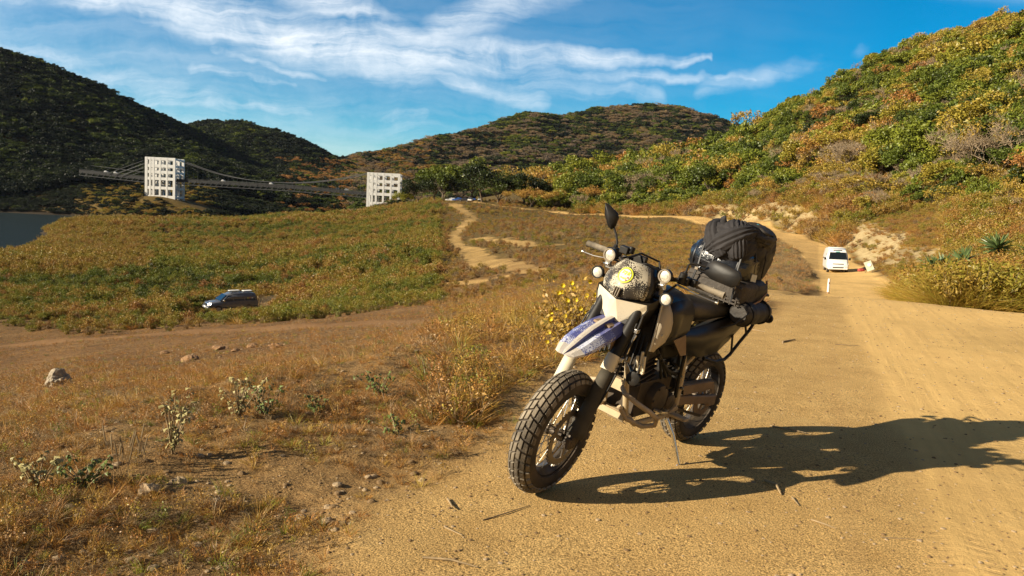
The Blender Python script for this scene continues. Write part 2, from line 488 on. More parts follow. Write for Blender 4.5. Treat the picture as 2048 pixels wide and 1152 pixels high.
def hit(px, py, tmin=2.0, tmax=1500):
    d = ray(px, py); d = np.array(d); ts = np.exp(np.linspace(math.log(tmin), math.log(tmax), 900))
    X = d[0] * ts; Y = d[1] * ts; Z = CAMH + d[2] * ts
    g = height(X, Y)
    k = np.argmax(g > Z)
    if not (g > Z).any(): k = len(ts) - 1
    if k > 0:
        a, b = g[k - 1] - Z[k - 1], g[k] - Z[k]
        f = a / (a - b) if a != b else 0
        t = ts[k - 1] + (ts[k] - ts[k - 1]) * f
    else: t = ts[0]
    return Vector((d[0] * t, d[1] * t, float(height(np.array([d[0] * t]), np.array([d[1] * t]))[0])))
# lesser dirt tracks on the flat
def pixline(L, tmin=8): return [tuple(hit(px, py, tmin)[:2]) for px, py in L]
TR1 = pixline([(905, 408), (925, 422), (945, 436), (925, 452), (905, 472), (915, 492), (950, 512), (985, 530), (1045, 545)], 30)
TR1W = [2.4, 2.2, 1.9, 1.3, 1.3, 1.7, 1.9, 2.2, 1.2]
TR2 = pixline([(1045, 545), (1000, 556), (900, 566), (800, 577), (680, 590), (560, 604), (460, 626), (330, 640)], 30)
TR2W = [1.0, 1.0, 1.0, 1.1, 1.2, 1.3, 1.2, .6]
TR3 = pixline([(-200, 712), (0, 692), (200, 676), (400, 662), (560, 652), (800, 644), (1050, 636)], 12)
TR3W = [1.2, 1.2, .9, 1.1, 1.3, .9, .4]
TR4 = pixline([(960, 478), (1060, 492), (1180, 486)], 30)
TR4W = [2.2, 1.8, .8]
def tracks_mask(x, y):
    n = fbm(x, y, 3.0, 4, 51, .65) * 1.1
    a, _ = poly_dist(x, y, TR1, TR1W); b, _ = poly_dist(x, y, TR2, TR2W); c, _ = poly_dist(x, y, TR3, TR3W); e, _ = poly_dist(x, y, TR4, TR4W)
    return (1 - sstep(np.minimum(a, e) + n, .8, 1.25)), (1 - sstep(b + n, .7, 1.2)), (1 - sstep(c + n, .6, 1.3))
# ------------------------------------------------------------------ ground sheet
def build_ground():
    az_f = np.radians(np.arange(-41, 41.01, 0.14))
    az_s = np.radians(np.arange(43, 317.1, 2.2))
    az = np.concatenate([az_f, az_s])
    r = np.exp(np.arange(math.log(0.7), math.log(1500), 0.0085))
    r = np.concatenate([r, np.array([1700, 2100, 3000, 4500, 7000])])
    A, R = np.meshgrid(az, r)
    X = R * np.sin(A); Y = R * np.cos(A)
    Z = np.zeros_like(X)
    for i in range(0, len(r), 100): Z[i:i + 100] = height(X[i:i + 100], Y[i:i + 100])
    fade = sstep(R, 1500, 2500); Z = Z * (1 - fade) + 10 * fade
    na = len(az); nr = len(r)
    V = np.stack([X, Y, Z], -1).reshape(-1, 3)
    i, j = np.meshgrid(np.arange(nr - 1), np.arange(na), indexing='ij')
    j2 = (j + 1) % na
    F = np.stack([i * na + j, i * na + j2, (i + 1) * na + j2, (i + 1) * na + j], -1).reshape(-1, 4)[:, ::-1]
    # centre fan under the camera closed with one extra ring of quads at tiny radius
    c0 = len(V)
    ring = np.stack([0.02 * np.sin(az), 0.02 * np.cos(az), np.zeros(na)], -1)
    V = np.vstack([V, ring])
    F2 = np.array([[c0 + k, c0 + (k + 1) % na, (k + 1) % na, k] for k in range(na)])[:, ::-1]
    F = np.vstack([F, F2])
    o = mesh_np('ground', V, F, [MAT_GROUND])
    me = o.data
    x, y = V[:, 0], V[:, 1]
    rd = road_mask(x, y); t1, t2, t3 = tracks_mask(x, y)
    s = track_s(x, y); rr = np.hypot(x, y)
    trk = np.zeros(len(x))
    for off, wd, dp in TRACKS:
        trk = np.maximum(trk, np.exp(-((s - off + .05 * fbm(x, y, 2.5, 2, 7)) / (wd * 1.2)) ** 2))
    packed = sstep(s + .1 * fbm(x, y, 1.2, 3, 9), -.12, .1)
    # pale cut rock right of the road
    de, sd = poly_dist(x, y, ROADC)
    pale = (sd < 0) * sstep(de, 2.9, 3.9) * (1 - sstep(de + 3 * fbm(x, y, 8, 3, 62), 8, 10.5)) * sstep(y, 60, 80) * (1 - sstep(y, 215, 240))
    pxx, pyy = pxy(V)
    pale = np.maximum(pale, (y > 70) * (y < 118) * (sd < 0) * sstep(pyy, 492, 500) * (1 - sstep(pyy, 522, 530)) * sstep(pxx, 1735, 1760) * (1 - sstep(pxx, 1870, 1900)))
    pale = pale * (.55 + .6 * sstep(fbm(x, y, 10, 3, 61), -.35, .0))
    pale = np.maximum(pale, .38 * (sd > 0) * sstep(de, 2.6, 3.4) * (1 - sstep(de, 7, 13)) * sstep(y, 16, 24) * (1 - sstep(y, 110, 150)))  # left bank lightened in colour, standing in for sunlight on it
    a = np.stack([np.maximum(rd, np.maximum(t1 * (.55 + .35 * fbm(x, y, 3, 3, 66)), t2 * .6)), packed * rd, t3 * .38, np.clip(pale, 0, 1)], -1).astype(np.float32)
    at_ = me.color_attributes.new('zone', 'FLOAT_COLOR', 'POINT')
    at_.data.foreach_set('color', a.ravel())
    b = np.stack([trk * rd, lit_mask(x, y), sstep(rr, 40, 110), np.ones(len(x))], -1).astype(np.float32)
    bt = me.color_attributes.new('zoneb', 'FLOAT_COLOR', 'POINT')
    bt.data.foreach_set('color', b.ravel())
    tag(o, kind='structure')
    return o

def simple_mat(name, col, rough=0.6, metal=0.0, spec=0.5, noise=0.0, nscale=20, bump=0.0, bscale=60, coat=0.0, dust=0.0, dustcol=(.45, .34, .2), speck=0.0, spscale=90, speckcol=(.55, .5, .4)):
    m = bpy.data.materials.new(name); m.use_nodes = True
    t = NT(m.node_tree)
    b = t.n('ShaderNodeBsdfPrincipled', {'Roughness': rough, 'Metallic': metal, 'Specular IOR Level': spec, 'Coat Weight': coat})
    co = t.n('ShaderNodeTexCoord').outputs['Object']
    c = (*col, 1)
    cs = t.n('ShaderNodeRGB'); cs.outputs[0].default_value = c; c = cs.outputs[0]
    if noise:
        n = t.noise(co, nscale, 5, .6)
        c = t.mix(1.0, c, t.ramp(n, [(.3, 1 - noise), (.7, 1 + noise * .6)]), 'MULTIPLY')
    if dust:
        n = t.noise(co, 7, 6, .65, .5)
        nz = t.n('ShaderNodeSeparateXYZ', {0: t.n('ShaderNodeNewGeometry').outputs['Normal']}).outputs[2]
        f = t.m('MULTIPLY', t.mr(t.m('ADD', n, t.m('MULTIPLY', nz, .18)), .35, .72), dust, clamp=True)
        c = t.mix(f, c, dustcol)
    if speck:
        vo = t.n('ShaderNodeTexVoronoi', {'Vector': co, 'Scale': spscale})
        n = t.noise(co, 9, 3, .5)
        sz = t.m('MULTIPLY', t.mr(n, .3, .7), speck)
        f = t.m('LESS_THAN', vo.outputs['Distance'], sz)
        c = t.mix(f, c, speckcol)
        t.set(b, 'Roughness', t.m('MULTIPLY_ADD', f, .9 - rough, rough))
    t.set(b, 'Base Color', c)
    if bump:
        n = t.noise(co, bscale, 5, .6)
        bp = t.n('ShaderNodeBump', {'Height': n, 'Strength': bump, 'Distance': .01})
        t.set(b, 'Normal', bp)
    t.n('ShaderNodeOutputMaterial', {0: b})
    return m

def ground_mat():
    m = bpy.data.materials.new('ground'); m.use_nodes = True
    t = NT(m.node_tree)
    b = t.n('ShaderNodeBsdfPrincipled', {'Roughness': 0.95, 'Specular IOR Level': 0.12})
    co = t.n('ShaderNodeNewGeometry').outputs['Position']
    z = t.n('ShaderNodeSeparateColor', {0: t.n('ShaderNodeAttribute', attribute_name='zone').outputs[0]})
    # alpha of zone comes separately
    za = t.n('ShaderNodeAttribute', attribute_name='zone').outputs['Alpha']
    zb = t.n('ShaderNodeSeparateColor', {0: t.n('ShaderNodeAttribute', attribute_name='zoneb').outputs[0]})
    road, packed, red = z.outputs[0], z.outputs[1], z.outputs[2]
    trk, lit, farm = zb.outputs[0], zb.outputs[1], zb.outputs[2]
    n_big = t.noise(co, .35, 4, .6)
    n_mid = t.noise(co, 2.6, 5, .65)
    n_fine = t.noise(co, 38, 5, .75)
    n_grit = t.noise(co, 130, 3, .7)
    sand = t.ramp(n_mid, [(.3, (.54, .335, .120)), (.55, (.64, .41, .155)), (.75, (.71, .475, .19))])
    grit = t.ramp(n_grit, [(.38, .32), (.5, .95), (.62, 1.4)])
    sand = t.mix(t.mr(packed, 0, 1, .95, .38), sand, t.mix(1.0, sand, grit, 'MULTIPLY'))
    sand = t.mix(t.m('MULTIPLY', packed, .55), sand, (.76, .50, .185))
    sand = t.mix(t.m('MULTIPLY', t.m('MULTIPLY', trk, t.mr(t.noise(co, .7, 3), .4, .6)), .25), sand, (.44, .27, .11))
    vo = t.n('ShaderNodeTexVoronoi', {'Vector': co, 'Scale': 26.0})
    peb = t.m('LESS_THAN', vo.outputs['Distance'], t.mr(t.noise(co, 1.7, 3, .6), .5, .72, 0, .2))
    sand = t.mix(t.m('MULTIPLY', peb, .6), sand, (.2, .12, .055))
    sand = t.mix(1.0, sand, t.ramp(n_big, [(.32, .80), (.5, 1.0), (.68, 1.10)]), 'MULTIPLY')
    soil = t.ramp(n_big, [(.3, (.14, .07, .026)), (.5, (.235, .12, .042)), (.7, (.31, .18, .07))])
    soil = t.mix(t.ramp(n_mid, [(.45, 0), (.62, .8)]), soil, (.12, .062, .026))
    n_9 = t.noise(co, 8.5, 5, .7)
    soil = t.mix(1.0, soil, t.ramp(n_9, [(.36, .55), (.5, 1.0), (.62, 1.35)]), 'MULTIPLY')
    soil = t.mix(t.ramp(n_fine, [(.5, 0), (.62, .75)]), soil, (.42, .29, .13))
    soil = t.mix(t.ramp(n_grit, [(.40, .85), (.5, 0)]), soil, (.05, .026, .012))
    soilfar = t.ramp(n_mid, [(.35, (.07, .05, .018)), (.55, (.14, .095, .03)), (.7, (.22, .15, .05))])
    soil = t.mix(farm, soil, soilfar)
    redc = t.ramp(n_mid, [(.3, (.26, .125, .05)), (.6, (.42, .235, .105)), (.8, (.5, .31, .15))])
    soil = t.mix(red, soil, redc)
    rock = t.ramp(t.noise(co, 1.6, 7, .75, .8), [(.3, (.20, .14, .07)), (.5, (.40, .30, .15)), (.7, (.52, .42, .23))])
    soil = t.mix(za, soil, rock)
    pz = t.n('ShaderNodeSeparateXYZ', {0: co}).outputs[2]
    soil = t.mix(t.mr(pz, -10.0, -11.5), soil, (.045, .034, .022))
    c = t.mix(t.m('MULTIPLY', lit, .55), soil, t.mix(1.0, (.40, .25, .10), grit, 'MULTIPLY'))
    c = t.mix(road, c, sand)
    t.set(b, 'Base Color', c)
    h = t.m('ADD', t.m('MULTIPLY', n_grit, t.mr(packed, 0, 1, .010, .004)), t.m('MULTIPLY', n_fine, t.mr(packed, 0, 1, .016, .006)))
    h = t.m('ADD', h, t.m('MULTIPLY', n_mid, t.mr(road, 0, 1, .09, .02)))
    al = t.v('DOT_PRODUCT', co, (float(_td[0]), float(_td[1]), 0.0)); ac = t.v('DOT_PRODUCT', co, (float(_td[1]), float(-_td[0]), 0.0))
    lug = t.m('SINE', t.m('ADD', t.m('MULTIPLY', al, 2 * math.pi / .075), t.m('MULTIPLY', t.m('ABSOLUTE', t.m('SINE', t.m('MULTIPLY', ac, 9.0))), 5.0)))
    lug = t.m('MULTIPLY', t.mr(lug, -.2, .4), t.mr(t.noise(co, .9, 3), .42, .58))
    h = t.m('ADD', h, t.m('MULTIPLY', t.m('MULTIPLY', trk, lug), -.004))
    sv = t.n('ShaderNodeCombineXYZ', {0: t.m('MULTIPLY', ac, 9.0), 1: t.m('MULTIPLY', al, .35)})
    stq = t.noise(sv.outputs[0], 1.6, 5, .6)
    h = t.m('ADD', h, t.m('MULTIPLY', t.m('MULTIPLY', stq, packed), .007))
    t.set(b, 'Base Color', t.mix(1.0, c, t.mix(packed, (1.0, 1.0, 1.0), t.ramp(stq, [(.35, .93), (.5, 1.0), (.65, 1.04)])), 'MULTIPLY'))
    bp = t.n('ShaderNodeBump', {'Height': h, 'Strength': .9, 'Distance': 1.0})
    t.set(b, 'Normal', bp)
    t.n('ShaderNodeOutputMaterial', {0: b})
    return m
MAT_GROUND = ground_mat()
ground = build_ground()

# water of the reservoir
def water():
    m = bpy.data.materials.new('water'); m.use_nodes = True
    t = NT(m.node_tree)
    co = t.n('ShaderNodeNewGeometry').outputs['Position']
    n = t.noise(co, .9, 4, .6)
    bp = t.n('ShaderNodeBump', {'Height': n, 'Strength': .5, 'Distance': .35})
    b = t.n('ShaderNodeMixShader', {0: .12, 1: t.n('ShaderNodeBsdfDiffuse', {'Color': (.018, .026, .026, 1)}), 2: t.n('ShaderNodeBsdfGlossy', {'Color': (.6, .65, .65, 1), 'Roughness': .25, 'Normal': bp})})
    t.n('ShaderNodeOutputMaterial', {0: b})
    g = MB()
    pts = [(-900, 90), (-30, 90), (-30, 560), (-900, 560)]
    g.add([(x, y, WATER) for x, y in pts], [(0, 1, 2, 3)])
    o = g.build('water', m, smooth=False)
    tag(o, kind='structure')
water()
# ------------------------------------------------------------------ the motorcycle
LEAN = math.radians(12); STEER = math.radians(7)
B_OR = Vector((1.116, 4.886, 0.0)); _of = Vector((.176, 3.811, 0.0))
_h = (_of - B_OR).normalized(); _l = Vector((-_h.y, _h.x, 0)); _z = Vector((0, 0, 1))
_lb = _l * math.cos(LEAN) - _z * math.sin(LEAN); _ub = _z * math.cos(LEAN) + _l * math.sin(LEAN)
BIKE_M = Matrix(((_h.x, _lb.x, _ub.x, B_OR.x), (_h.y, _lb.y, _ub.y, B_OR.y), (_h.z, _lb.z, _ub.z, 0.004), (0, 0, 0, 1)))
STA = Vector((-math.sin(math.radians(26)), 0, math.cos(math.radians(26)))); STB = Vector((1.52, 0, 0))
_SR = Matrix.Rotation(STEER, 3, STA)
def S(p): return _SR @ (Vector(p) - STB) + STB
def ident(p): return p

M_RUB = simple_mat('tyre_rubber', (.060, .050, .038), .9, dust=1.0, dustcol=(.30, .25, .18), noise=.3, nscale=40, bump=.3, bscale=120)
M_RUBS = simple_mat('tyre_sidewall', (.022, .019, .016), .75, dust=.3, dustcol=(.22, .15, .09), noise=.2)
M_BLK = simple_mat('black_plastic', (.007, .007, .007), .5, spec=.35, dust=.08, dustcol=(.2, .14, .08), bump=.05)
M_BLKG = simple_mat('gloss_black', (.005, .005, .006), .42, spec=.35, coat=.06, dust=.08, dustcol=(.2, .14, .08))
M_RIM = simple_mat('black_anodised_rim', (.012, .012, .016), .3, metal=.3, dust=.25)
M_STEEL = simple_mat('bare_steel', (.62, .6, .56), .32, metal=1.0, dust=.25)
M_CHROME = simple_mat('chrome', (.8, .8, .8), .12, metal=1.0)
M_DISC = simple_mat('brake_disc', (.33, .29, .25), .38, metal=.9, dust=.3)
M_FRAME = simple_mat('dusty_frame_paint', (.44, .35, .22), .7, dust=.75, dustcol=(.60, .46, .27), noise=.2)
M_GUARDM = simple_mat('dusty_bar_paint', (.34, .26, .17), .6, dust=.8, dustcol=(.55, .42, .26), noise=.2)
M_ENG = simple_mat('engine_metal', (.055, .045, .035), .55, metal=.4, dust=.25, dustcol=(.3, .2, .11), noise=.3)
M_SWING = simple_mat('dusty_swingarm', (.20, .135, .085), .65, metal=.2, dust=.7, dustcol=(.34, .235, .14))
M_WHITE = simple_mat('dusty_white_plastic', (.66, .6, .47), .55, dust=.7, dustcol=(.62, .52, .34), speck=.2, spscale=160, speckcol=(.33, .27, .18))
M_BLUE = simple_mat('dusty_blue_plastic', (.04, .06, .30), .38, dust=.2, dustcol=(.35, .33, .36), speck=.78, spscale=170, speckcol=(.58, .60, .68))
M_BLUEC = simple_mat('clean_blue_plastic', (.03, .045, .25), .3, dust=.2, dustcol=(.3, .28, .3))
M_STRIPE = simple_mat('dusty_sunlit_stripe', (.62, .59, .55), .55, dust=.6, dustcol=(.55, .47, .36), speck=.35, spscale=230, speckcol=(.22, .18, .16))  # ridge's sunlit look put into a paler colour; tip paler from dust
M_MASK = simple_mat('mud_spattered_black', (.014, .014, .016), .3, dust=.15, speck=.95, spscale=170, speckcol=(.52, .47, .36))
M_GREYP = simple_mat('dusty_grey_plastic', (.20, .165, .12), .5, dust=.4, dustcol=(.36, .28, .18))
M_SHR = simple_mat('dusty_pale_shroud', (.42, .36, .27), .5, dust=.5, dustcol=(.5, .40, .26))
M_GUARDD = simple_mat('shade_dark_guard', (.035, .030, .022), .8, dust=.3, dustcol=(.12, .10, .06), noise=.4)  # left guard's shade put into its base colour, dust on top
M_LENS = simple_mat('clear_lens', (.75, .72, .62), .3, coat=.6, noise=.5, nscale=120)
M_LED = simple_mat('lamp_reflector', (.72, .68, .56), .35, metal=.3, noise=.5, nscale=90)
M_SEAT = simple_mat('seat_vinyl', (.012, .012, .012), .5, bump=.15, bscale=200, dust=.15)
M_SAND = simple_mat('mud_caked_metal', (.5, .38, .22), .85, noise=.35, nscale=25, bump=.5, bscale=60)

bike = empty('motorcycle', B_OR)
bike.matrix_world = BIKE_M
tag(bike, 'dusty dual-sport motorcycle with blue front fender leaning on its side stand at the road edge', 'motorcycle')

def tyre_prof(a, b, Rc):
    pr = []
    for k in range(17):
        ph = math.radians(-118 + 236 * k / 16)
        pr.append((Rc + a * math.cos(ph), b * math.sin(ph)))
    return pr
def make_wheel(name, ax, R, a, b, rimR, rimw, fn, front):
    ax = Vector(ax)
    hub = MB(fn)
    hub.lathe([(.0, -.05), (.028, -.05), (.03, -.03), (.022, -.02), (.022, .02), (.032, .032), (.03, .052), (0, .052)], ax, n=24)
    hub.lathe([(.0, -.09), (.011, -.09), (.011, .095), (0, .095)], ax, n=12)
    root = hub.build(name, M_ENG, bike)
    Rc = R - .009 - a
    ty = MB(fn)
    ty.lathe(tyre_prof(a, b, Rc), ax, n=96, closed=True)
    t = ty.build('tyre', [M_RUBS, M_RUB], root)
    # raised tread blocks, chevron rows
    tr = MB(fn); N = 37
    def P(th, ph, h):
        return ax + Vector(((Rc + (a + h) * math.cos(ph)) * math.cos(th), (b + h) * math.sin(ph), (Rc + (a + h) * math.cos(ph)) * math.sin(th)))
    cols = [(.035, .33, .00), (.42, .74, .13), (.84, 1.16, .45)]
    for k in range(N):
        for sgn in (-1, 1):
            for (p0, p1, sk) in cols:
                th = 2 * math.pi * (k + (0.5 if sgn > 0 else 0)) / N
                dth = 2 * math.pi / N * (.82 if p0 < .7 else .70)
                sl = 2 * math.pi / N * .55
                q = []
                for h in (-.002, .010):
                    i_ = 0 if h < 0 else .022
                    for (u_, pp) in ((0 + i_, p0 + i_), (1 - i_, p0 + i_), (1 - i_, p1 - i_), (0 + i_, p1 - i_)):
                        q.append(P(th + dth * (u_ - .5) - sl * (pp - .03) * (1 if front else -1), sgn * pp, h))
                tr.add(q, [(4, 5, 6, 7), (0, 1, 5, 4), (1, 2, 6, 5), (2, 3, 7, 6), (3, 0, 4, 7)])
    tr.build('tread', M_RUB, t, smooth=False)
    rm = MB(fn)
    w = rimw
    rm.lathe([(rimR + .003, -w), (rimR - .006, -w), (rimR - .012, -w * .7), (rimR - .024, -w * .35), (rimR - .03, 0), (rimR - .024, w * .35), (rimR - .012, w * .7), (rimR - .006, w), (rimR + .003, w), (rimR - .004, w * .6), (rimR - .012, 0), (rimR - .004, -w * .6)], ax, n=72, closed=True)
    rm.build('rim', M_RIM, root)
    sp = MB(fn)
    for k in range(32):
        sd = 1 if k % 2 else -1
        th = 2 * math.pi * k / 32
        dl = .62 * (1 if (k // 2) % 2 else -1)
        p0 = ax + Vector((.03 * math.cos(th + dl), sd * .032, .03 * math.sin(th + dl)))
        p1 = ax + Vector(((rimR - .026) * math.cos(th), sd * .008, (rimR - .026) * math.sin(th)))
        sp.tube([p0, p1], .0021, 5, cap=False)
    sp.build('spokes', M_STEEL, root)
    return root
AX = (1.41, 0, .323)
fw = make_wheel('front_wheel', AX, .323, .064, .060, .2186, .042, S, True)
dd = MB(S)
for k in range(40):
    t0, t1 = 2 * math.pi * k / 40, 2 * math.pi * (k + .5) / 40; t2 = 2 * math.pi * (k + 1) / 40
    for ta, tb, ro in ((t0, t1, .153), (t1, t2, .143)):
        q = [Vector((AX[0] + r_ * math.cos(t_), y_, AX[2] + r_ * math.sin(t_))) for y_ in (.062, .067) for r_, t_ in ((.112, ta), (ro, ta), (ro, tb), (.112, tb))]
        dd.add(q, [(0, 1, 2, 3), (7, 6, 5, 4), (1, 5, 6, 2), (0, 3, 7, 4), (0, 4, 5, 1), (3, 2, 6, 7)])
for k in range(6):
    t0 = 2 * math.pi * k / 6
    dd.beam((AX[0] + .03 * math.cos(t0), .062, AX[2] + .03 * math.sin(t0)), (AX[0] + .118 * math.cos(t0 + .35), .064, AX[2] + .118 * math.sin(t0 + .35)), .018, .006, up=(0, 1, 0))
dd.build('brake_disc', M_DISC, fw, smooth=False)
rw = make_wheel('rear_wheel', (0, 0, .305), .305, .060, .068, .212, .05, ident, False)
sk = MB()
sk.lathe([(.075, .072), (.118, .072), (.118, .078), (.075, .078)], (0, 0, .305), n=44, closed=True)
for k in range(5):
    t0 = 2 * math.pi * k / 5
    sk.beam((.03 * math.cos(t0), .075, .305 + .03 * math.sin(t0)), (.085 * math.cos(t0), .075, .305 + .085 * math.sin(t0)), .02, .006, up=(0, 1, 0))
sk.build('sprocket', M_SWING, rw)
ch = MB()
ch.beam((.0, .075, .305 + .118), (.56, .075, .43), .016, .016); ch.beam((.0, .075, .305 - .112), (.56, .075, .36), .016, .016)
ch.build('drive_chain', M_ENG, bike)

# fork legs
def fk(t, y, dx=0): return Vector((1.41 - .438 * t + dx, y, .323 + .899 * t))
for y in (.1, -.1):
    g = MB(S); sg = 1 if y > 0 else -1
    g.tube([fk(.42, y), fk(.46, y), fk(.58, y), fk(.66, y), fk(.9, y)], [.026, .030, .031, .027, .027], 16)
    leg = g.build('fork_leg', M_BLK, bike)
    g = MB(S)
    g.tube([fk(-.03, y), fk(.03, y), fk(.3, y), fk(.40, y)], [.026, .030, .024, .024], 12)
    g.build('fork_slider', M_ENG if y > 0 else M_GREYP, leg)
    # plastic guard wraps the front and the outside of the slider
    g = MB(S); rings = []
    for t, r_ in ((.02, .042), (.06, .040), (.2, .035), (.34, .036), (.385, .034)):
        c = fk(t, y + sg * .004); ring = []
        for k in range(13):
            an = math.radians(-75 + 190 * k / 12)
            ring.append(c + Vector((.899, 0, .438)) * (math.cos(an) * r_) + Vector((0, sg, 0)) * (math.sin(an) * r_))
        rings.append(ring)
    g.loft(rings, cap=False, closed=False)
    g.build('fork_guard', M_GUARDD if y > 0 else M_WHITE, leg, solid=.004)
    g = MB(S)
    g.tube([fk(.385, y, .012), fk(.47, y, .012)], [.036, .034], 14)
    g.build('fork_clamp', M_WHITE, leg)
    g = MB(S)
    g.box(fk(-.01, y), (.07, .035, .06)); g.build('axle_lug', M_ENG, leg, bevel=.01)
g = MB(S)
for t in (.63, .86):
    c = fk(t, 0, -.02)
    g.beam(c + Vector((0, -.135, 0)), c + Vector((0, .135, 0)), .06, .035, up=STA)
g.tube([fk(.6, 0, -.03), fk(.9, 0, -.03)], .03, 14)
g.build('triple_clamp', M_BLK, bike, bevel=.006)
g = MB(S)
g.box((1.345, .073, .40), (.05, .045, .085)); g.box((1.36, .095, .385), (.035, .03, .06))
g.tube([(1.35, .1, .40), (1.33, .112, .43)], .014, 8)
g.build('brake_caliper', M_STEEL, bike, bevel=.008)
g = MB(S)
g.tube([(1.33, .12, .43), fk(.25, .145), fk(.42, .15), fk(.55, .145), fk(.66, .14), fk(.8, .12), (1.0, .1, 1.1)], .0065, 6)
g.tube([fk(.36, -.15), fk(.46, -.15), fk(.6, -.14), (1.1, -.11, .95)], .005, 6)
g.build('brake_hose', M_BLK, bike)
g = MB(S)
for t in (.46, .62): g.box(fk(t, .143), (.03, .02, .022))
g.tube([fk(.44, .135), fk(.5, .15), fk(.56, .145), fk(.6, .15)], .005, 6)
g.build('hose_clips', M_STEEL, bike, bevel=.003)

# front fender
FN = [(1.552, .762, .028, .760), (1.53, .778, .052, .758), (1.48, .803, .074, .768), (1.42, .832, .086, .785), (1.34, .862, .092, .808), (1.25, .886, .094, .828), (1.17, .902, .090, .846), (1.10, .912, .078, .866)]
g = MB(S); rings = []
for x, zt, w_, zs in FN:
    rg = []
    for yy_, f in ((-1, 0), (-.97, .30), (-.62, .70), (-.21, .60), (-.14, 1), (0, 1.03), (.14, 1), (.21, .60), (.62, .70), (.97, .30), (1, 0)):
        rg.append(Vector((x, yy_ * w_, zs + (zt - zs) * f)))
    rings.append(rg)
g.loft(rings, cap=False, closed=False)
# ridge faces in the pale stripe material
n_ = 10; mi = []
for i in range(len(FN) - 1):
    for k in range(n_): mi.append(1 if (4 <= k <= 5 or (i < 2 and k not in (3, 6))) else (2 if (k in (3, 6) or i > 4) else 0))
g.mi = mi
g.build('front_fender', [M_BLUE, M_STRIPE, M_BLUEC], bike, solid=.004, smooth=False)
g = MB(S)
g.box((1.18, 0, .855), (.13, .1, .05)); g.tube([(1.25, 0, .86), (1.33, 0, .83)], .02, 8)
g.box((1.2, .07, .79), (.05, .012, .12), Matrix.Rotation(.4, 3, 'Y')); g.box((1.2, -.07, .79), (.05, .012, .12), Matrix.Rotation(.4, 3, 'Y'))
g.build('fender_bracket', M_SWING, bike, bevel=.006)

# headlight cowl, a faceted shell, and the flyscreen over it
def fan(pts_front, pts_back): return [pts_front, pts_back]
cw_f = [(1.172, 0, 1.0), (1.108, .140, 1.012), (1.100, .143, .985), (1.115, .112, .896), (1.150, .035, .880), (1.150, -.035, .880), (1.115, -.112, .896), (1.100, -.143, .985), (1.108, -.140, 1.022)]
cw_b = [(1.05, 0, 1.02), (.97, .150, 1.04), (.95, .158, .99), (.965, .135, .88), (1.02, .03, .87), (1.02, -.03, .87), (.965, -.135, .88), (.95, -.158, .99), (.97, -.150, 1.04)]
g = MB(S)
g.add(cw_f + [(1.165, -.035, .985)], [(0, 1, 2, 3, 4), (0, 4, 5, 9), (9, 5, 6, 7, 8), (0, 9, 8)])
cowl = g.build('headlight', M_WHITE, bike, smooth=False)
g = MB(S)
sc = lambda P, f, c: [Vector(c) + (Vector(p) - Vector(c)) * f for p in P]
g.loft([sc(cw_f, 1.0, (1.15, 0, .95)), sc(cw_f, 1.05, (1.13, 0, .955)), sc(cw_b, 1.0, (1.0, 0, .95))], cap=False)
g.build('headlight_housing', M_BLK, bike, smooth=False, solid=.003)
def scr(v, w_):
    # v 0..1 up, w_ -1..1 across
    z = 1.005 + .185 * v
    half = (.118 + .012 * math.sin(v * 3.1)) * (1 - .42 * v ** 2.2)
    x = 1.172 - .07 * v - .062 * abs(w_) ** 1.7 + .018 * math.sin(v * 3.14)
    zz = z + (.022 * abs(w_) * (1 - v)) - .012 * abs(w_) ** 3 * v
    return Vector((x, w_ * half, zz))
g = MB(S)
g.loft([[scr(i / 12, -1 + 2 * k / 16) for k in range(17)] for i in range(13)], cap=False, closed=False)
scrn = g.build('flyscreen', M_MASK, bike, solid=.004)
g = MB(S)
for s_ in (-1, 1):
    rr_ = [[scr(i / 8, s_) + Vector((.0, 0, 0)), scr(i / 8, s_) + Vector((-.05, s_ * .006, 0)), scr(i / 8, s_) + Vector((-.10 - .02 * i / 8, -s_ * .004, .0))] for i in range(9)]
    g.loft(rr_, cap=False, closed=False)
g.build('flyscreen_side', M_BLKG, scrn, solid=.004)
# vent scoop low on the screen
g = MB(S)
for k in (-1, 0, 1): g.box(scr(.16, 0) + Vector((.008, -.004 + k * .013, .0)), (.022, .0055, .042), Matrix.Rotation(-.3, 3, 'Y'))
g.build('vent_fins', M_GREYP, scrn, bevel=.002)
g = MB(S); g.box(scr(.16, 0) + Vector((.0, 0, 0)), (.012, .045, .048), Matrix.Rotation(-.3, 3, 'Y')); g.build('vent', M_BLK, scrn, bevel=.004)
# round sticker: white ring, lime lettering blocks, red fleck
ST_Y = simple_mat('sticker_lime', (.62, .68, .05), .5, noise=.3, nscale=90)
ST_W = simple_mat('sticker_white', (.75, .73, .62), .5, noise=.3, nscale=120)
ST_R = simple_mat('sticker_red', (.5, .05, .02), .5)
ST_K = simple_mat('sticker_dark', (.03, .03, .03), .5)
def on_screen(u_, v_, lift):
    # u_ across, v_ up, metres from the sticker centre
    a = scr(.62 + v_ / .185, (u_) / .11)
    e = .002
    px_ = scr(.62 + v_ / .185, (u_ + e) / .11) - a; pv_ = scr(.62 + (v_ + e) / .185, u_ / .11) - a
    n = px_.cross(pv_).normalized()
    if n.x < 0: n = -n
    return a + n * lift
def disc(r0, r1, lift, n=36, m=4):
    g = MB(S)
    g.loft([[on_screen((r0 + (r1 - r0) * i / m) * math.cos(6.2832 * k / n), (r0 + (r1 - r0) * i / m) * math.sin(6.2832 * k / n), lift) for k in range(n)] for i in range(m + 1)], cap=False)
    return g
stk = disc(.0005, .0395, .0040).build('round_sticker', ST_K, scrn)
disc(.031, .0375, .0046).build('sticker_ring', ST_Y, stk)
disc(.0005, .0285, .0046).build('sticker_field', ST_W, stk)
g = MB(S)
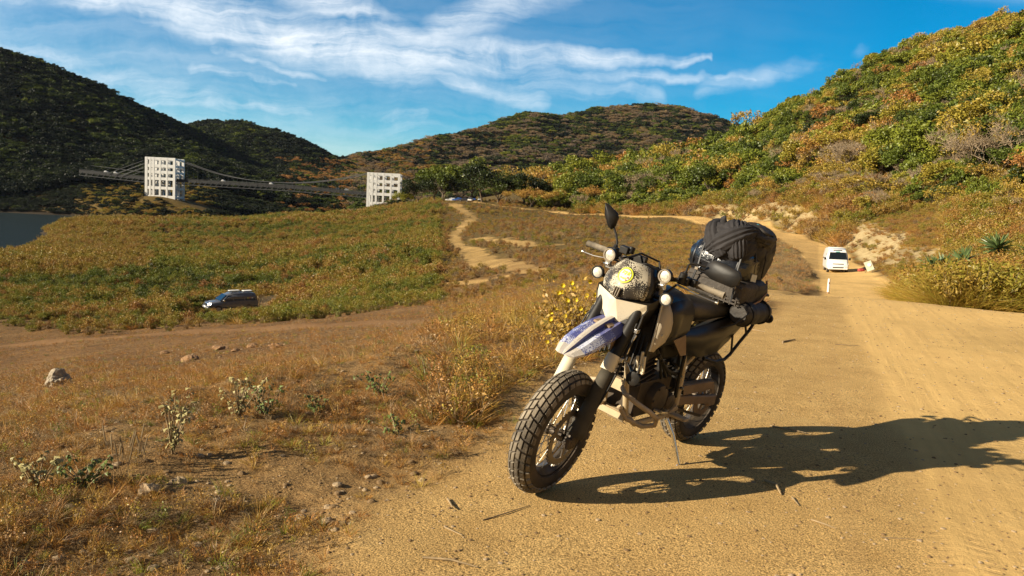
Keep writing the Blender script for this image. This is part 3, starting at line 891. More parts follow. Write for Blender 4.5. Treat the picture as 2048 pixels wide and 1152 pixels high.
def patch(x0, x1, y0, y1, sk_=0, lift=.0054):
    g.loft([[on_screen(x0 + (x1 - x0) * i / 4 + sk_ * (y0 + (y1 - y0) * j / 3), y0 + (y1 - y0) * j / 3, lift) for i in range(5)] for j in range(4)], cap=False, closed=False)
# lettering: a broad R over a band, then a lower line
patch(-.020, -.014, .002, .019, .15); patch(-.014, .002, .013, .019, .15); patch(-.002, .004, .007, .016, .15); patch(-.014, .001, .006, .010, .15); patch(-.003, .004, .001, .006, -.6)
patch(.008, .013, .002, .018, .15); patch(.013, .021, .012, .017, .15); patch(.015, .020, .002, .012, .1)
patch(-.018, .006, -.020, -.011); patch(.008, .013, -.018, -.010)
g.build('sticker_lettering', ST_Y, stk)
g = MB(S); patch(.015, .0215, -.012, -.006, 0, .006); patch(.010, .016, -.0235, -.019, 0, .006); g.build('sticker_fleck', ST_R, stk)

# handlebar
g = MB(S)
g.tube([(.85, -.41, 1.14), (.865, -.28, 1.145), (.885, -.2, 1.15), (.955, -.09, 1.12), (.98, 0, 1.115), (.955, .09, 1.12), (.885, .2, 1.15), (.865, .28, 1.145), (.85, .41, 1.14)], .0115, 10)
g.tube([(.93, -.14, 1.16), (.96, 0, 1.17), (.93, .14, 1.16)], .009, 8)
hb = g.build('handlebar', M_BLK, bike)
for s_ in (-1, 1):
    g = MB(S); g.tube([(.867, s_ * .265, 1.145), (.867, s_ * .275, 1.145), (.85, s_ * .395, 1.14), (.849, s_ * .405, 1.14)], [.02, .0165, .0165, .02], 14)
    g.build('grip', M_RUB, hb)
    g = MB(S)
    if s_ < 0: pts = [(.905, -.19, 1.125), (.925, -.23, 1.118), (.925, -.31, 1.105), (.905, -.385, 1.10)]
    else: pts = [(.935, .19, 1.125), (.955, .225, 1.125), (.94, .31, 1.115), (.925, .40, 1.11)]
    g.tube(pts, [.008, .0075, .006, .0055], 8, flat=.6)
    g.tube([Vector(pts[-1]) - Vector((0, .001, 0)), Vector(pts[-1]) + Vector((0, .012 * s_, 0))], .0085, 10)
    g.build('lever', M_STEEL, hb)
    g = MB(S)
    g.box((.90, s_ * .205, 1.15), (.05, .06, .045)); g.box((.88, s_ * .25, 1.15), (.035, .03, .04)); g.tube([(.92, s_ * .20, 1.13), (.92, s_ * .20, 1.19)], .02, 12)
    g.build('switch_housing', M_BLK, hb, bevel=.006)
g = MB(S)
g.box((.98, -.02, 1.185), (.03, .07, .045)); g.box((.955, -.13, 1.20), (.04, .05, .04)); g.tube([(.95, -.10, 1.19), (.94, -.10, 1.225)], .018, 10)
g.build('instrument_box', M_BLK, bike, bevel=.005)
g = MB(S)
g.tube([(1.07, -.05, 1.19), (.99, -.02, 1.22), (.93, .06, 1.20), (1.0, .13, 1.12)], .006, 6)
g.tube([(.93, .2, 1.14), (1.0, .16, 1.17), (1.05, .05, 1.19), (1.0, -.12, 1.14), (.94, -.2, 1.13)], .005, 6)
g.tube([(.92, .18, 1.12), (.99, .15, 1.05), (1.0, .12, .95), (.93, .1, .85)], .006, 6)
g.build('control_cables', M_BLK, bike)
# mirrors
def mirror(out, path, c, rot_, sx_, sz_):
    g = MB(S)
    g.tube(path, .0058, 8); g.tube([path[0], Vector(path[0]) + Vector((0, 0, .03))], .011, 10)
    st = g.build('mirror', M_BLK, bike)
    g = MB(S)
    
    R_ = rot_
    rings = []
    for dx, f in ((-.012, .86), (-.004, 1.0), (.006, 1.0), (.016, .84), (.024, .5), (.027, .12)):
        rings.append([Vector(c) + R_ @ Vector((dx, p[0] * sx_ * f, p[1] * sz_ * f)) for p in out])
    g.loft(rings)
    g.build('mirror_shell', M_BLK, st, bevel=.002)
mirror([(-.95, 1.0), (-.6, .98), (.75, .42), (1.0, .1), (.85, -.65), (.45, -1.0), (0, -.85), (-.75, .1)], [(.895, -.215, 1.165), (.885, -.218, 1.205), (.862, -.248, 1.24), (.862, -.275, 1.275)], (.868, -.308, 1.323), Matrix.Rotation(math.radians(12), 3, 'Z') @ Matrix.Rotation(math.radians(4), 3, 'X'), .046, .066)
mirror([(-1.0, -.1), (-.92, .55), (-.6, .95), (.1, .9), (.85, .55), (1.0, .1), (.92, -.6), (.6, -.95), (-.5, -.8), (-.9, -.55)], [(.905, .20, 1.165), (.905, .203, 1.232), (.90, .21, 1.243), (.875, .28, 1.25)], (.855, .368, 1.242), Matrix.Rotation(math.radians(-8), 3, 'Z') @ Matrix.Rotation(math.radians(4), 3, 'X'), .100, .056)

# auxiliary lamps and turn signals
def lamp(name, c, r, d, body, lens, tilt=.0, sq=1.0):
    R_ = Matrix.Rotation(tilt, 3, 'Y')
    ax_ = (math.cos(tilt), 0, -math.sin(tilt) * 1.0)
    c = Vector(c); n = Vector(ax_).normalized()
    g = MB(S)
    g.lathe([(0.0, -d), (r * .55, -d), (r * .95, -d * .55), (r, 0), (r, .004), (r * .84, .004), (r * .80, -.006), (0.0, -.006)], c, n, 28)
    o = g.build(name, body, bike)
    g = MB(S)
    g.lathe([(0.0, .0045 if sq == 1 else .012), (r * .4, .004 if sq == 1 else .010), (r * .8, -.0005), (r * .8, -.004)], c, n, 28)
    g.build('lens', lens, o)
    return o
for y in (-.165, .155):
    o = lamp('fog_lamp', (1.04, y, 1.165), .034, .05, M_BLK, M_LED)
    g = MB(S); c = Vector((1.04, y, 1.165))
    g.lathe([(.034, .0), (.0345, .006), (.027, .006), (.0265, .0)], c, (1, 0, 0), 28)
    g.build('lamp_ring', M_GREYP, o)
    g = MB(S); g.box(c + Vector((-.012, 0, -.045)), (.02, .03, .03)); g.box(c + Vector((-.02, -.01 * (1 if y > 0 else -1), -.062)), (.012, .05, .02)); g.tube([c + Vector((0, -.02, -.05)), c + Vector((.01, .015, -.045))], .006, 6)
    g.build('lamp_bracket', M_STEEL, o, bevel=.003)
for s_ in (-1, 1):
    o = lamp('turn_signal', (1.05, s_ * .2, 1.06), .033, .035, M_BLK, M_LENS, 0, .8)
    g = MB(S); g.tube([(1.04, s_ * .175, 1.055), (1.02, s_ * .14, 1.045), (1.01, s_ * .09, 1.04)], [.011, .009, .009], 8)
    g.build('stalk', M_BLK, o)
g = MB(S); g.prism([(1.03, .145, 1.12), (1.035, .15, 1.065), (1.0, .15, 1.06), (.99, .145, 1.09)], (0, .006, 0)); g.build('lamp_plate', M_GREYP, bike)

# radiator shrouds: forward-swept crescents
for s_ in (-1, 1):
    lead = [(.950, .150, 1.03), (.985, .170, .985), (1.010, .185, .93), (1.030, .196, .87), (1.045, .203, .82), (1.050, .203, .780)]
    rear = [(.920, .165, 1.02), (.905, .192, .965), (.900, .205, .92), (.908, .212, .875), (.94, .212, .82), (1.025, .206, .778)]
    g = MB()
    g.loft([[Vector((a[0], s_ * a[1], a[2])) , Vector(((a[0] * .5 + b_[0] * .5), s_ * (a[1] * .5 + b_[1] * .5 + .012), a[2] * .5 + b_[2] * .5)), Vector((b_[0], s_ * b_[1], b_[2]))] for a, b_ in zip(lead, rear)], cap=False, closed=False)
    sh = g.build('radiator_shroud', M_SHR, bike, solid=.005)
    g = MB(); g.tube([Vector((a[0] + .003, s_ * a[1], a[2])) for a in lead], .005, 6)
    g.build('shroud_edge', M_WHITE, sh)
    g = MB(); g.tube([(.985, s_ * .2, .86), (.985, s_ * .218, .86)], .010, 8); g.build('bolt', M_STEEL, sh)
    # black inner wing running back to the tank
    g = MB()
    g.loft([[Vector((.95, s_ * .17, 1.0)), Vector((.93, s_ * .2, .93)), Vector((.94, s_ * .2, .84)), Vector((1.0, s_ * .19, .79))],
            [Vector((.80, s_ * .165, 1.02)), Vector((.80, s_ * .19, .94)), Vector((.80, s_ * .19, .84)), Vector((.83, s_ * .17, .78))],
            [Vector((.62, s_ * .14, 1.0)), Vector((.62, s_ * .165, .93)), Vector((.62, s_ * .165, .84)), Vector((.66, s_ * .14, .77))]], cap=False, closed=False)
    g.build('tank_wing', M_BLKG, bike, solid=.006)
    g = MB(); rd_ = []
    g.box((.975, s_ * .095, .82), (.035, .125, .26)); rdt = g.build('radiator', M_BLK, bike, bevel=.004)
    g = MB()
    for k in range(5): g.box((1.003, s_ * (.045 + .026 * k), .80 - .02 * k), (.012, .010, .22 - .01 * k), Matrix.Rotation(-.16, 3, 'Y'))
    g.build('radiator_louvres', M_BLK, rdt, bevel=.003)
g = MB()
for y_, z0, z1 in ((.128, .655, .725), (.150, .635, .755), (.168, .65, .735)): g.beam((1.02, y_, z1), (1.0, y_, z0), .012, .012)
g.beam((1.003, .125, .655), (.998, .172, .64), .02, .012)
g.build('radiator_guard', M_WHITE, bike, bevel=.002)

# tank, seat and side panels
def body_loft(name, rows, mat, sub=2):
    g = MB(); rings = []
    for x, zb, zt, w_, wt in rows:
        rings.append([Vector((x, y_, z_)) for y_, z_ in ((-w_ * .55, zb), (-w_, zb + (zt - zb) * .3), (-w_, zb + (zt - zb) * .62), (-wt, zt - (zt - zb) * .08), (0, zt), (wt, zt - (zt - zb) * .08), (w_, zb + (zt - zb) * .62), (w_, zb + (zt - zb) * .3), (w_ * .55, zb))])
    g.loft(rings)
    return g.build(name, mat, bike, sub=sub)
tk = body_loft('fuel_tank', [(.97, .88, 1.0, .08, .05), (.93, .84, 1.06, .15, .09), (.80, .80, 1.075, .175, .11), (.62, .79, 1.05, .165, .10), (.48, .80, .985, .11, .08), (.44, .82, .95, .09, .06)], M_BLKG)
g = MB(); g.lathe([(0, 0), (.035, 0), (.037, .012), (.03, .024), (0, .028)], (.78, 0, 1.068), (0.05, 0, 1), 24); g.build('fuel_cap', M_BLK, tk)
body_loft('seat', [(.56, .84, .99, .09, .06), (.46, .83, .985, .115, .09), (.25, .82, .955, .125, .105), (.0, .83, .95, .115, .10), (-.22, .86, .965, .10, .085), (-.28, .88, .95, .07, .06)], M_SEAT)
for s_ in (-1, 1):
    g = MB()
    g.loft([[Vector((x, s_ * w_, z)) for z, w_ in ((zt, wt), ((zt + zb) / 2, max(wt, wb) + .018), (zb, wb))] for x, zt, zb, wt, wb in
            ((.74, .84, .76, .15, .13), (.6, .84, .70, .15, .14), (.4, .85, .655, .145, .15), (.18, .86, .66, .14, .15), (-.05, .88, .73, .13, .12), (-.28, .9, .82, .11, .09))], cap=False, closed=False)
    g.build('side_panel', M_BLKG, bike, solid=.006)
    g = MB(); g.prism([(.78, s_ * .172, .80), (.66, s_ * .172, .82), (.60, s_ * .172, .70), (.66, s_ * .172, .70)], (0, s_ * .004, 0)); g.build('panel_plate', M_SWING, bike)
g = MB()
g.loft([[Vector((x, -w_, z - .03)), Vector((x, -w_ * .6, z)), Vector((x, w_ * .6, z)), Vector((x, w_, z - .03))] for x, z, w_ in ((.2, .80, .09), (-.1, .84, .10), (-.35, .88, .09), (-.48, .87, .07))], cap=False, closed=False)
g.build('rear_fender', M_BLK, bike, solid=.004)
# frame
g = MB()
for s_ in (-1, 1):
    g.tube([(1.0, s_ * .03, .90), (.975, s_ * .035, .80), (.945, s_ * .055, .55), (.90, s_ * .075, .36), (.83, s_ * .10, .30), (.55, s_ * .11, .30), (.45, s_ * .11, .36)], .0165, 10)
    g.tube([(1.0, s_ * .03, .93), (.80, s_ * .1, .88), (.55, s_ * .12, .78), (.47, s_ * .12, .55), (.45, s_ * .12, .36)], .017, 10)
    g.tube([(.55, s_ * .11, .80), (.2, s_ * .10, .86), (-.25, s_ * .09, .90)], .012, 8)
    g.tube([(.47, s_ * .11, .58), (.1, s_ * .11, .80), (-.1, s_ * .1, .88)], .011, 8)
g.tube([(1.035, 0, .86), (.985, 0, .96)], .034, 14)
g.box((.905, 0, .345), (.05, .17, .035)); g.box((.955, 0, .52), (.03, .13, .06))
g.build('frame', M_FRAME, bike)
# engine
g = MB()
g.box((.70, 0, .44), (.32, .20, .20)); g.box((.80, 0, .58), (.15, .15, .18), Matrix.Rotation(.25, 3, 'Y')); g.box((.83, 0, .70), (.16, .17, .10), Matrix.Rotation(.25, 3, 'Y'))
for k in range(5): g.box((.80 + .008 * k, 0, .54 + .028 * k), (.19, .19, .008), Matrix.Rotation(.25, 3, 'Y'))
en = g.build('engine', M_ENG, bike, bevel=.012)
g = MB()
g.lathe([(0, .155), (.05, .155), (.078, .145), (.085, .12), (.085, .08), (0, .08)], (.70, 0, .44), (0, 1, 0), 32)
g.lathe([(0, .15), (.03, .15), (.045, .14), (.05, .10), (0, .08)], (.56, 0, .40), (0, 1, 0), 24)
g.lathe([(0, -.155), (.06, -.155), (.09, -.145), (.095, -.08), (0, -.08)], (.68, 0, .43), (0, 1, 0), 32)
for k in range(6): g.tube([(.70 + .074 * math.cos(k * 1.05), .14, .44 + .074 * math.sin(k * 1.05)), (.70 + .074 * math.cos(k * 1.05), .155, .44 + .074 * math.sin(k * 1.05))], .007, 6)
g.build('engine_cover', M_ENG, en)
g = MB(); g.lathe([(0, -.02), (.032, -.02), (.038, 0), (.036, .012), (.02, .016), (0, .014)], (.985, .115, .59), (1, .25, .1), 28); hn = g.build('horn', M_BLK, bike)
g = MB(); g.beam((.985, .10, .62), (.97, .06, .65), .02, .006); g.build('horn_bracket', M_STEEL, hn)
g = MB()
for k in range(5): g.tube([(.88 - .02 * k, .10 + .012 * k, .80 - .03 * k), (.80 - .03 * k, .14, .68 - .02 * k), (.72 - .05 * k, .13, .56)], .008, 6)
g.tube([(.50, .12, .76), (.56, .15, .66), (.54, .14, .52), (.50, .13, .42)], .011, 8)
g.build('engine_hoses', M_BLK, en)
for x_, y_, z_ in ((.62, .165, .62), (.52, .15, .55), (.66, .15, .50), (.58, .14, .34), (.47, .15, .47), (.74, .16, .66)):
    g = MB(); g.tube([(x_, y_ - .03, z_), (x_, y_, z_)], .009, 6); g.build('bolt', M_STEEL, en)
# exhaust, on the right side
g = MB()
g.tube([(.87, -.04, .66), (.95, -.05, .60), (.955, -.08, .45), (.88, -.12, .33), (.6, -.15, .34), (.35, -.16, .50), (.2, -.17, .66)], .019, 10)
ex = g.build('exhaust_pipe', M_SAND, bike)
g = MB(); g.tube([(.24, -.17, .64), (.2, -.175, .67), (-.2, -.185, .80), (-.26, -.185, .82)], [.03, .052, .056, .03], 18); g.build('muffler', M_STEEL, ex)
# crash bars
for s_ in (-1, 1):
    g = MB()
    P_ = [(.962, .05, .515), (1.0, .10, .50), (.985, .17, .475), (.93, .225, .44), (.865, .24, .40), (.83, .22, .345), (.85, .16, .315), (.91, .09, .34), (.945, .05, .40)]
    g.tube([Vector((p[0], s_ * p[1], p[2])) for p in P_], .0135, 10)
    g.build('crash_bar', M_GUARDM, bike)
g = MB(); g.prism([(.925, -.04, .37), (.925, .05, .37), (.87, .06, .292), (.87, -.05, .292)], (-.01, 0, -.004))
g.build('skid_plate', M_FRAME, bike, bevel=.004)
# swingarm, shock, chain guard
for s_ in (-1, 1):
    g = MB(); g.beam((.50, s_ * .10, .385), (-.04, s_ * .105, .31), .028, .055); g.box((-.03, s_ * .105, .305), (.09, .03, .07))
    g.build('swingarm', M_SWING, bike, bevel=.008)
g = MB()
g.beam((.42, .10, .465), (.05, .10, .445), .045, .014, up=(0, 0, 1)); g.prism([(.42, .125, .47), (.05, .125, .45), (.04, .125, .40), (.40, .125, .41)], (0, .004, 0))
g.build('chain_guard', M_SWING, bike, bevel=.004)
g = MB(); g.tube([(.42, 0, .45), (.50, 0, .75)], .022, 10)
for k in range(7): g.lathe([(.034, -.006), (.042, 0), (.034, .006), (.028, 0)], (.43 + .01 * k, 0, .50 + .032 * k), (.25, 0, 1), 20, closed=True)
g.build('shock_absorber', M_BLK, bike)
g = MB(); g.box((.36, 0, .68), (.20, .16, .22)); g.box((.60, 0, .70), (.20, .18, .12)); g.box((.40, .0, .52), (.07, .16, .2)); g.build('airbox', M_BLK, bike, bevel=.02)
for s_ in (-1, 1):
    g = MB(); g.beam((.50, s_ * .12, .315), (.50, s_ * .235, .32), .05, .018); g.beam((.53, s_ * .12, .30), (.47, s_ * .14, .36), .02, .03)
    g.build('footpeg', M_GUARDM, bike, bevel=.004)
g = MB(); g.tube([(.55, .13, .33), (.66, .155, .36), (.74, .165, .39)], .009, 8); g.tube([(.74, .15, .39), (.74, .19, .39)], .012, 8); g.build('shift_lever', M_STEEL, bike)
g = MB(); g.tube([(.50, .115, .275), (.485, .17, .20), (.48, .252, .052)], [.015, .012, .010], 10); g.box((.48, .262, .04), (.05, .035, .012), Matrix.Rotation(-LEAN, 3, 'X')); g.build('side_stand', M_CHROME, bike)
# luggage carrier and side rack
g = MB()
for s_ in (-1, 1): g.tube([(.1, s_ * .10, .90), (-.05, s_ * .12, .965), (-.40, s_ * .12, .975), (-.44, s_ * .08, .975)], .009, 8)
for x in (-.05, -.18, -.3, -.42): g.tube([(x, -.12, .97), (x, .12, .97)], .008, 8)
g.build('luggage_carrier', M_BLK, bike)
for s_ in (-1, 1):
    g = MB(); P_ = [(.26, .12, .62), (.15, .15, .595), (.04, .15, .60), (-.02, .15, .628), (-.11, .15, .70), (-.20, .15, .765), (-.23, .15, .80), (-.235, .15, .85), (-.20, .12, .90)]
    g.tube([Vector((p[0], s_ * p[1], p[2])) for p in P_], .010, 10); g.tube([(-.03, s_ * .15, .635), (.0, s_ * .12, .85)], .007, 8); g.tube([(-.17, s_ * .15, .745), (-.12, s_ * .12, .88)], .007, 8)
    g.build('side_rack', M_BLK, bike)
g = MB(); g.box((-.42, 0, .84), (.04, .12, .05)); g.build('tail_light', simple_mat('red_lens', (.35, .02, .015), .25), bike, bevel=.01)
for s_ in (-1, 1):
    g = MB(); g.tube([(-.36, s_ * .06, .84), (-.36, s_ * .17, .84)], [.008, .008], 8); g.lathe([(0, 0), (.028, 0), (.03, .015), (0, .02)], (-.36, s_ * .18, .84), (-1, 0, 0), 16); g.build('rear_turn_signal', M_BLK, bike)

# ------------------------------------------------------------------ luggage tied on behind the rider's seat
def bag_obj(name, mb, mat, label, cat, **kw):
    o = mb.build(name, mat, None, **kw)
    o.matrix_world = BIKE_M
    tag(o, label, cat, 'luggage strapped on the back of the motorcycle')
    return o
M_NYL = simple_mat('black_nylon', (.014, .013, .014), .62, bump=.35, bscale=45, noise=.3, dust=.08)
M_WET = simple_mat('black_tarpaulin', (.012, .013, .016), .24, coat=.3, bump=.55, bscale=24)
M_CLOTH = simple_mat('charcoal_cloth', (.026, .023, .024), .85, noise=.3, bump=.5, bscale=30)
M_MOLLE = simple_mat('dusty_brown_nylon', (.050, .042, .034), .75, noise=.45, nscale=30, bump=.6, bscale=70, dust=.3, dustcol=(.14, .11, .085))
M_STRAP = simple_mat('black_strap', (.010, .010, .012), .5)
M_TAN = simple_mat('tan_cord', (.3, .17, .09), .8)
def rbox(g, c, sz, Rm=None, n=6, p=4.0, wr=0.0, seed=0):
    """superellipsoid with wrinkles"""
    import random as _r
    rings = []
    nu, nv = 40, 26
    for i in range(1, nv):
        ph = -math.pi / 2 + math.pi * i / nv
        ring = []
        for k in range(nu):
            th = 2 * math.pi * k / nu
            cx, sx_ = math.cos(th), math.sin(th); cp, sp_ = math.cos(ph), math.sin(ph)
            f = lambda q: math.copysign(abs(q) ** (2 / p), q)
            v = Vector((f(cp) * f(cx), f(cp) * f(sx_), f(sp_)))
            if wr:
                q = float(fbm(np.array([v.x * 1.3 + v.y * .8 + seed]), np.array([v.z * 1.6 + v.y * .5]), .35, 3, seed)[0])
                q = 1 + wr * (1 - abs(q) * 3.0) * .5
                v = v * q
            v = Vector((v.x * sz[0], v.y * sz[1], v.z * sz[2]))
            ring.append((Rm @ v if Rm else v) + Vector(c))
        rings.append(ring)
    g.loft(rings)
RX = lambda a: Matrix.Rotation(math.radians(a), 3, 'X')
RY = lambda a: Matrix.Rotation(math.radians(a), 3, 'Y')
RZ = lambda a: Matrix.Rotation(math.radians(a), 3, 'Z')
g = MB(); rbox(g, (.03, .01, 1.02), (.135, .195, .075), None, p=6, wr=.04, seed=3)
tb = bag_obj('tail_bag', g, M_MOLLE, 'flat brown nylon tail bag with webbing loops, lowest of the luggage on the seat', 'bag')
g = MB()
for k in range(5):
    y = .02 + .035 * k
    for z in (.985, .965): g.box((.172, y, z), (.006, .026, .009))
    g.box((.170, y + .0175, .975), (.008, .006, .045))
for k in range(3): g.box((.165, .185 , 1.0 - .02 * k), (.006, .03, .006))
g.tube([(.16, -.17, 1.06), (.168, 0, 1.065), (.16, .19, 1.06)], .005, 6)
g.build('webbing_loops', M_MOLLE, tb)
g = MB(); g.tube([(.175, -.17, 1.04), (.178, -.12, .99), (.175, -.08, 1.02)], .004, 6); g.tube([(.178, -.06, 1.0), (.18, .0, .995), (.178, .03, 1.02)], .004, 6); g.build('buckle_cord', M_GREYP, tb)
g = MB(); rbox(g, (.03, -.025, 1.165), (.150, .20, .125), RX(2), p=2.6, wr=.10, seed=11)
db = bag_obj('dry_bag', g, M_WET, 'shiny black tarpaulin roll bag lying across the tail bag', 'bag')
g = MB()
for y in (-.16, -.02, .12):
    f_ = (1 - (abs(y + .025) / .20) ** 2.6) ** (1 / 2.6); g.tube([(.03 + .158 * f_ * math.cos(a), y, 1.165 + .128 * f_ * math.sin(a)) for a in [math.radians(q) for q in range(-60, 200, 12)]], .006, 6)
g.tube([(.09, -.21, 1.19), (.18, -.12, 1.16), (.187, 0, 1.15)], .005, 6); g.tube([(.10, -.22, 1.12), (.18, -.1, 1.14), (.187, .0, 1.19)], .005, 6)
g.build('strap', M_STRAP, db)
JC = Vector((.06, .0, 1.268)); JR = Vector((.135, .16, .138))
def jsurf(n, k=1.0, off=0.0):
    n = Vector(n).normalized()
    f = lambda q: math.copysign(abs(q) ** .86, q)
    return JC + Vector((JR.x * f(n.x), JR.y * f(n.y), JR.z * f(n.z))) * k + n * off
g = MB(); rings = []
for i in range(1, 64):
    ph = -math.pi / 2 + math.pi * i / 64; rg = []
    for k in range(96):
        th = 2 * math.pi * k / 96
        n = Vector((math.cos(ph) * math.cos(th), math.cos(ph) * math.sin(th), math.sin(ph)))
        # creases running round the bundle, broken by noise
        w1 = float(fbm(np.array([n.y * 2.2 + n.z]), np.array([n.x * 1.5]), 1.0, 3, 5)[0])
        cr = math.sin(26 * (n.z + .55 * n.y * n.x) + 9 * w1) * .5 + math.sin(41 * (n.y * .7 - n.z * .4) + 7 * w1) * .35
        rg.append(jsurf(n, 1.0, .0045 * cr + .012 * w1))
    rings.append(rg)
g.loft(rings)
cl = bag_obj('rolled_jacket', g, M_CLOTH, 'wrinkled charcoal jacket wrapped and knotted on top of the luggage', 'jacket')
def band(a, b, w_, th_, grooves, seed, mid=None):
    """a folded strip of cloth lying over the bundle from direction a to b"""
    g = MB(); a = Vector(a).normalized(); b = Vector(b).normalized(); m_ = Vector(mid).normalized() if mid else None; rings = []
    N_ = 30
    for i in range(N_ + 1):
        t = i / N_
        if m_: n = ((a * (1 - t) + m_ * t) * (1 - t) + (m_ * (1 - t) + b * t) * t).normalized()
        else: n = (a * (1 - t) + b * t).normalized()
        t2 = min(1, t + .02); n2 = ((a * (1 - t2) + m_ * t2) * (1 - t2) + (m_ * (1 - t2) + b * t2) * t2).normalized() if m_ else (a * (1 - t2) + b * t2).normalized()
        if t == 1: n2 = (n * 2 - prevn)
        sd = (n2 - n).cross(n).normalized(); prevn = n; rg = []
        wv = w_ * (.75 + .35 * math.sin(math.pi * t)) * (1 + .08 * math.sin(9 * t + seed))
        for k in range(25):
            q = -1 + 2 * k / 24
            d = (n + sd * q * wv).normalized()
            bulge = th_ * (1 - abs(q) ** 3) + .0045 * math.cos(grooves * math.pi * q + seed + 2.2 * math.sin(3 * t + seed)) * (1 - q * q)
            rg.append(jsurf(d, 1.0, bulge))
        rings.append(rg)
    g.loft(rings, cap=False, closed=False)
    return g
band((-.3, -.75, .9), (1, .15, -.35), .30, .022, 4, 1, (.9, -.9, .7)).build('sleeve', M_CLOTH, cl, solid=.004)
band((-.2, .75, 1.0), (1, -.35, -.25), .38, .026, 5, 3, (1.0, .7, .8)).build('sleeve', M_CLOTH, cl, solid=.004)
band((.0, .1, 1.1), (.9, .9, -.3), .42, .018, 6, 5, (.9, .35, .8)).build('jacket_body_fold', M_CLOTH, cl, solid=.004)
for p0, p1, r_ in ((jsurf((.35, -.30, 1)), (.125, -.045, 1.432), .020), (jsurf((.0, .35, 1)), (.07, .055, 1.428), .026)):
    g = MB(); p0 = Vector(p0); p1 = Vector(p1); m_ = (p0 + p1) / 2 + Vector((.004, -.006, 0))
    g.tube([p0 - (p1 - p0) * .5, p0, m_, p1], [r_ * 1.5, r_ * 1.2, r_, r_ * .35], 12, flat=.7); g.build('knot_end', M_CLOTH, cl)
g = MB(); rbox(g, (-.10, .095, 1.205), (.12, .085, .165), RX(-10), p=2.7, wr=.16, seed=31)
bp_ = bag_obj('side_backpack', g, M_NYL, 'black backpack strapped upright on the right-hand end of the luggage', 'backpack')
for a_, b_ in (((.03, .12, 1.34), (.03, .175, 1.14)), ((-.05, .155, 1.34), (-.06, .19, 1.12))):
    g = MB(); g.tube([a_, ((a_[0] + b_[0]) / 2 + .012, (a_[1] + b_[1]) / 2 + .02, (a_[2] + b_[2]) / 2), b_], .0055, 6); g.build('strap', M_STRAP, bp_)
g = MB(); g.box((.035, .185, 1.12), (.008, .030, .042), RZ(30)); g.build('white_tag', simple_mat('white_tag', (.75, .74, .66), .5), bp_)
g = MB(); rbox(g, (-.05, .10, 1.36), (.11, .10, .055), RX(-14), p=2.4, wr=.2, seed=33); g.build('top_pocket', M_NYL, bp_)
g = MB(); g.tube([(.01, .02, 1.40), (-.03, .09, 1.418), (-.07, .14, 1.40)], .006, 6); g.build('teal_cord', simple_mat('teal_cord', (.06, .22, .28), .6), bp_)
g = MB(); rbox(g, (-.08, .12, 1.02), (.11, .09, .075), None, p=3.5, wr=.1, seed=41)
bag_obj('small_duffel', g, M_NYL, 'small black duffel wedged under the backpack beside the tail bag', 'bag')
g = MB(); rings = []
for i in range(12):
    x = .15 - .34 * i / 11
    r_ = .066 * (1 if 0 < i < 11 else .78) * (1 + .06 * math.sin(i * 2.3))
    rings.append([Vector((x, .205 + r_ * 1.05 * math.cos(2 * math.pi * k / 20), (.905 + .006) + r_ * math.sin(2 * math.pi * k / 20) * (1 + .05 * math.sin(k * 2 + i)))) for k in range(20)])
g.loft(rings)
pc = bag_obj('side_pouch', g, M_NYL, 'black round-ended side pouch hanging low on the left above the rack', 'pouch')
for x in (.10, -.12):
    g = MB(); g.tube([(x, .205 + .072 * math.cos(a), .911 + .072 * math.sin(a)) for a in [math.radians(q) for q in range(0, 361, 24)]], .006, 6, cap=False); g.build('strap', M_STRAP, pc)
g = MB(); g.tube([(.12, .25, .95), (.15, .26, .93), (.2, .22, .86), (.24, .16, .82)], .005, 6); g.build('strap', M_STRAP, pc)
g = MB()
g.tube([(.05, .215, .96), (-.05, .225, .99), (-.15, .21, 1.03), (-.2, .17, 1.09)], .006, 6)
for k_, (P_, mt_) in enumerate((([(.19, -.12, 1.0), (.195, -.10, 1.1), (.17, -.11, 1.22), (.11, -.12, 1.32)], M_STRAP), ([(.17, .15, .96), (.18, .15, 1.06), (.18, .14, 1.17), (.15, .13, 1.28)], M_STRAP), ([(.13, .19, 1.09), (.185, .10, 1.10), (.195, -.08, 1.09)], M_STRAP))):
    gg = MB(); gg.tube(P_, .007, 6, flat=.5); gg.build('strap', mt_, tb)
    gg = MB(); gg.box(Vector(P_[1]) + Vector((.006, 0, 0)), (.01, .022, .016)); gg.build('buckle', M_GREYP, tb, bevel=.002)
bag_obj('bungee_cord', g, M_TAN, 'thin tan cord tied over the luggage bundle', 'cord')
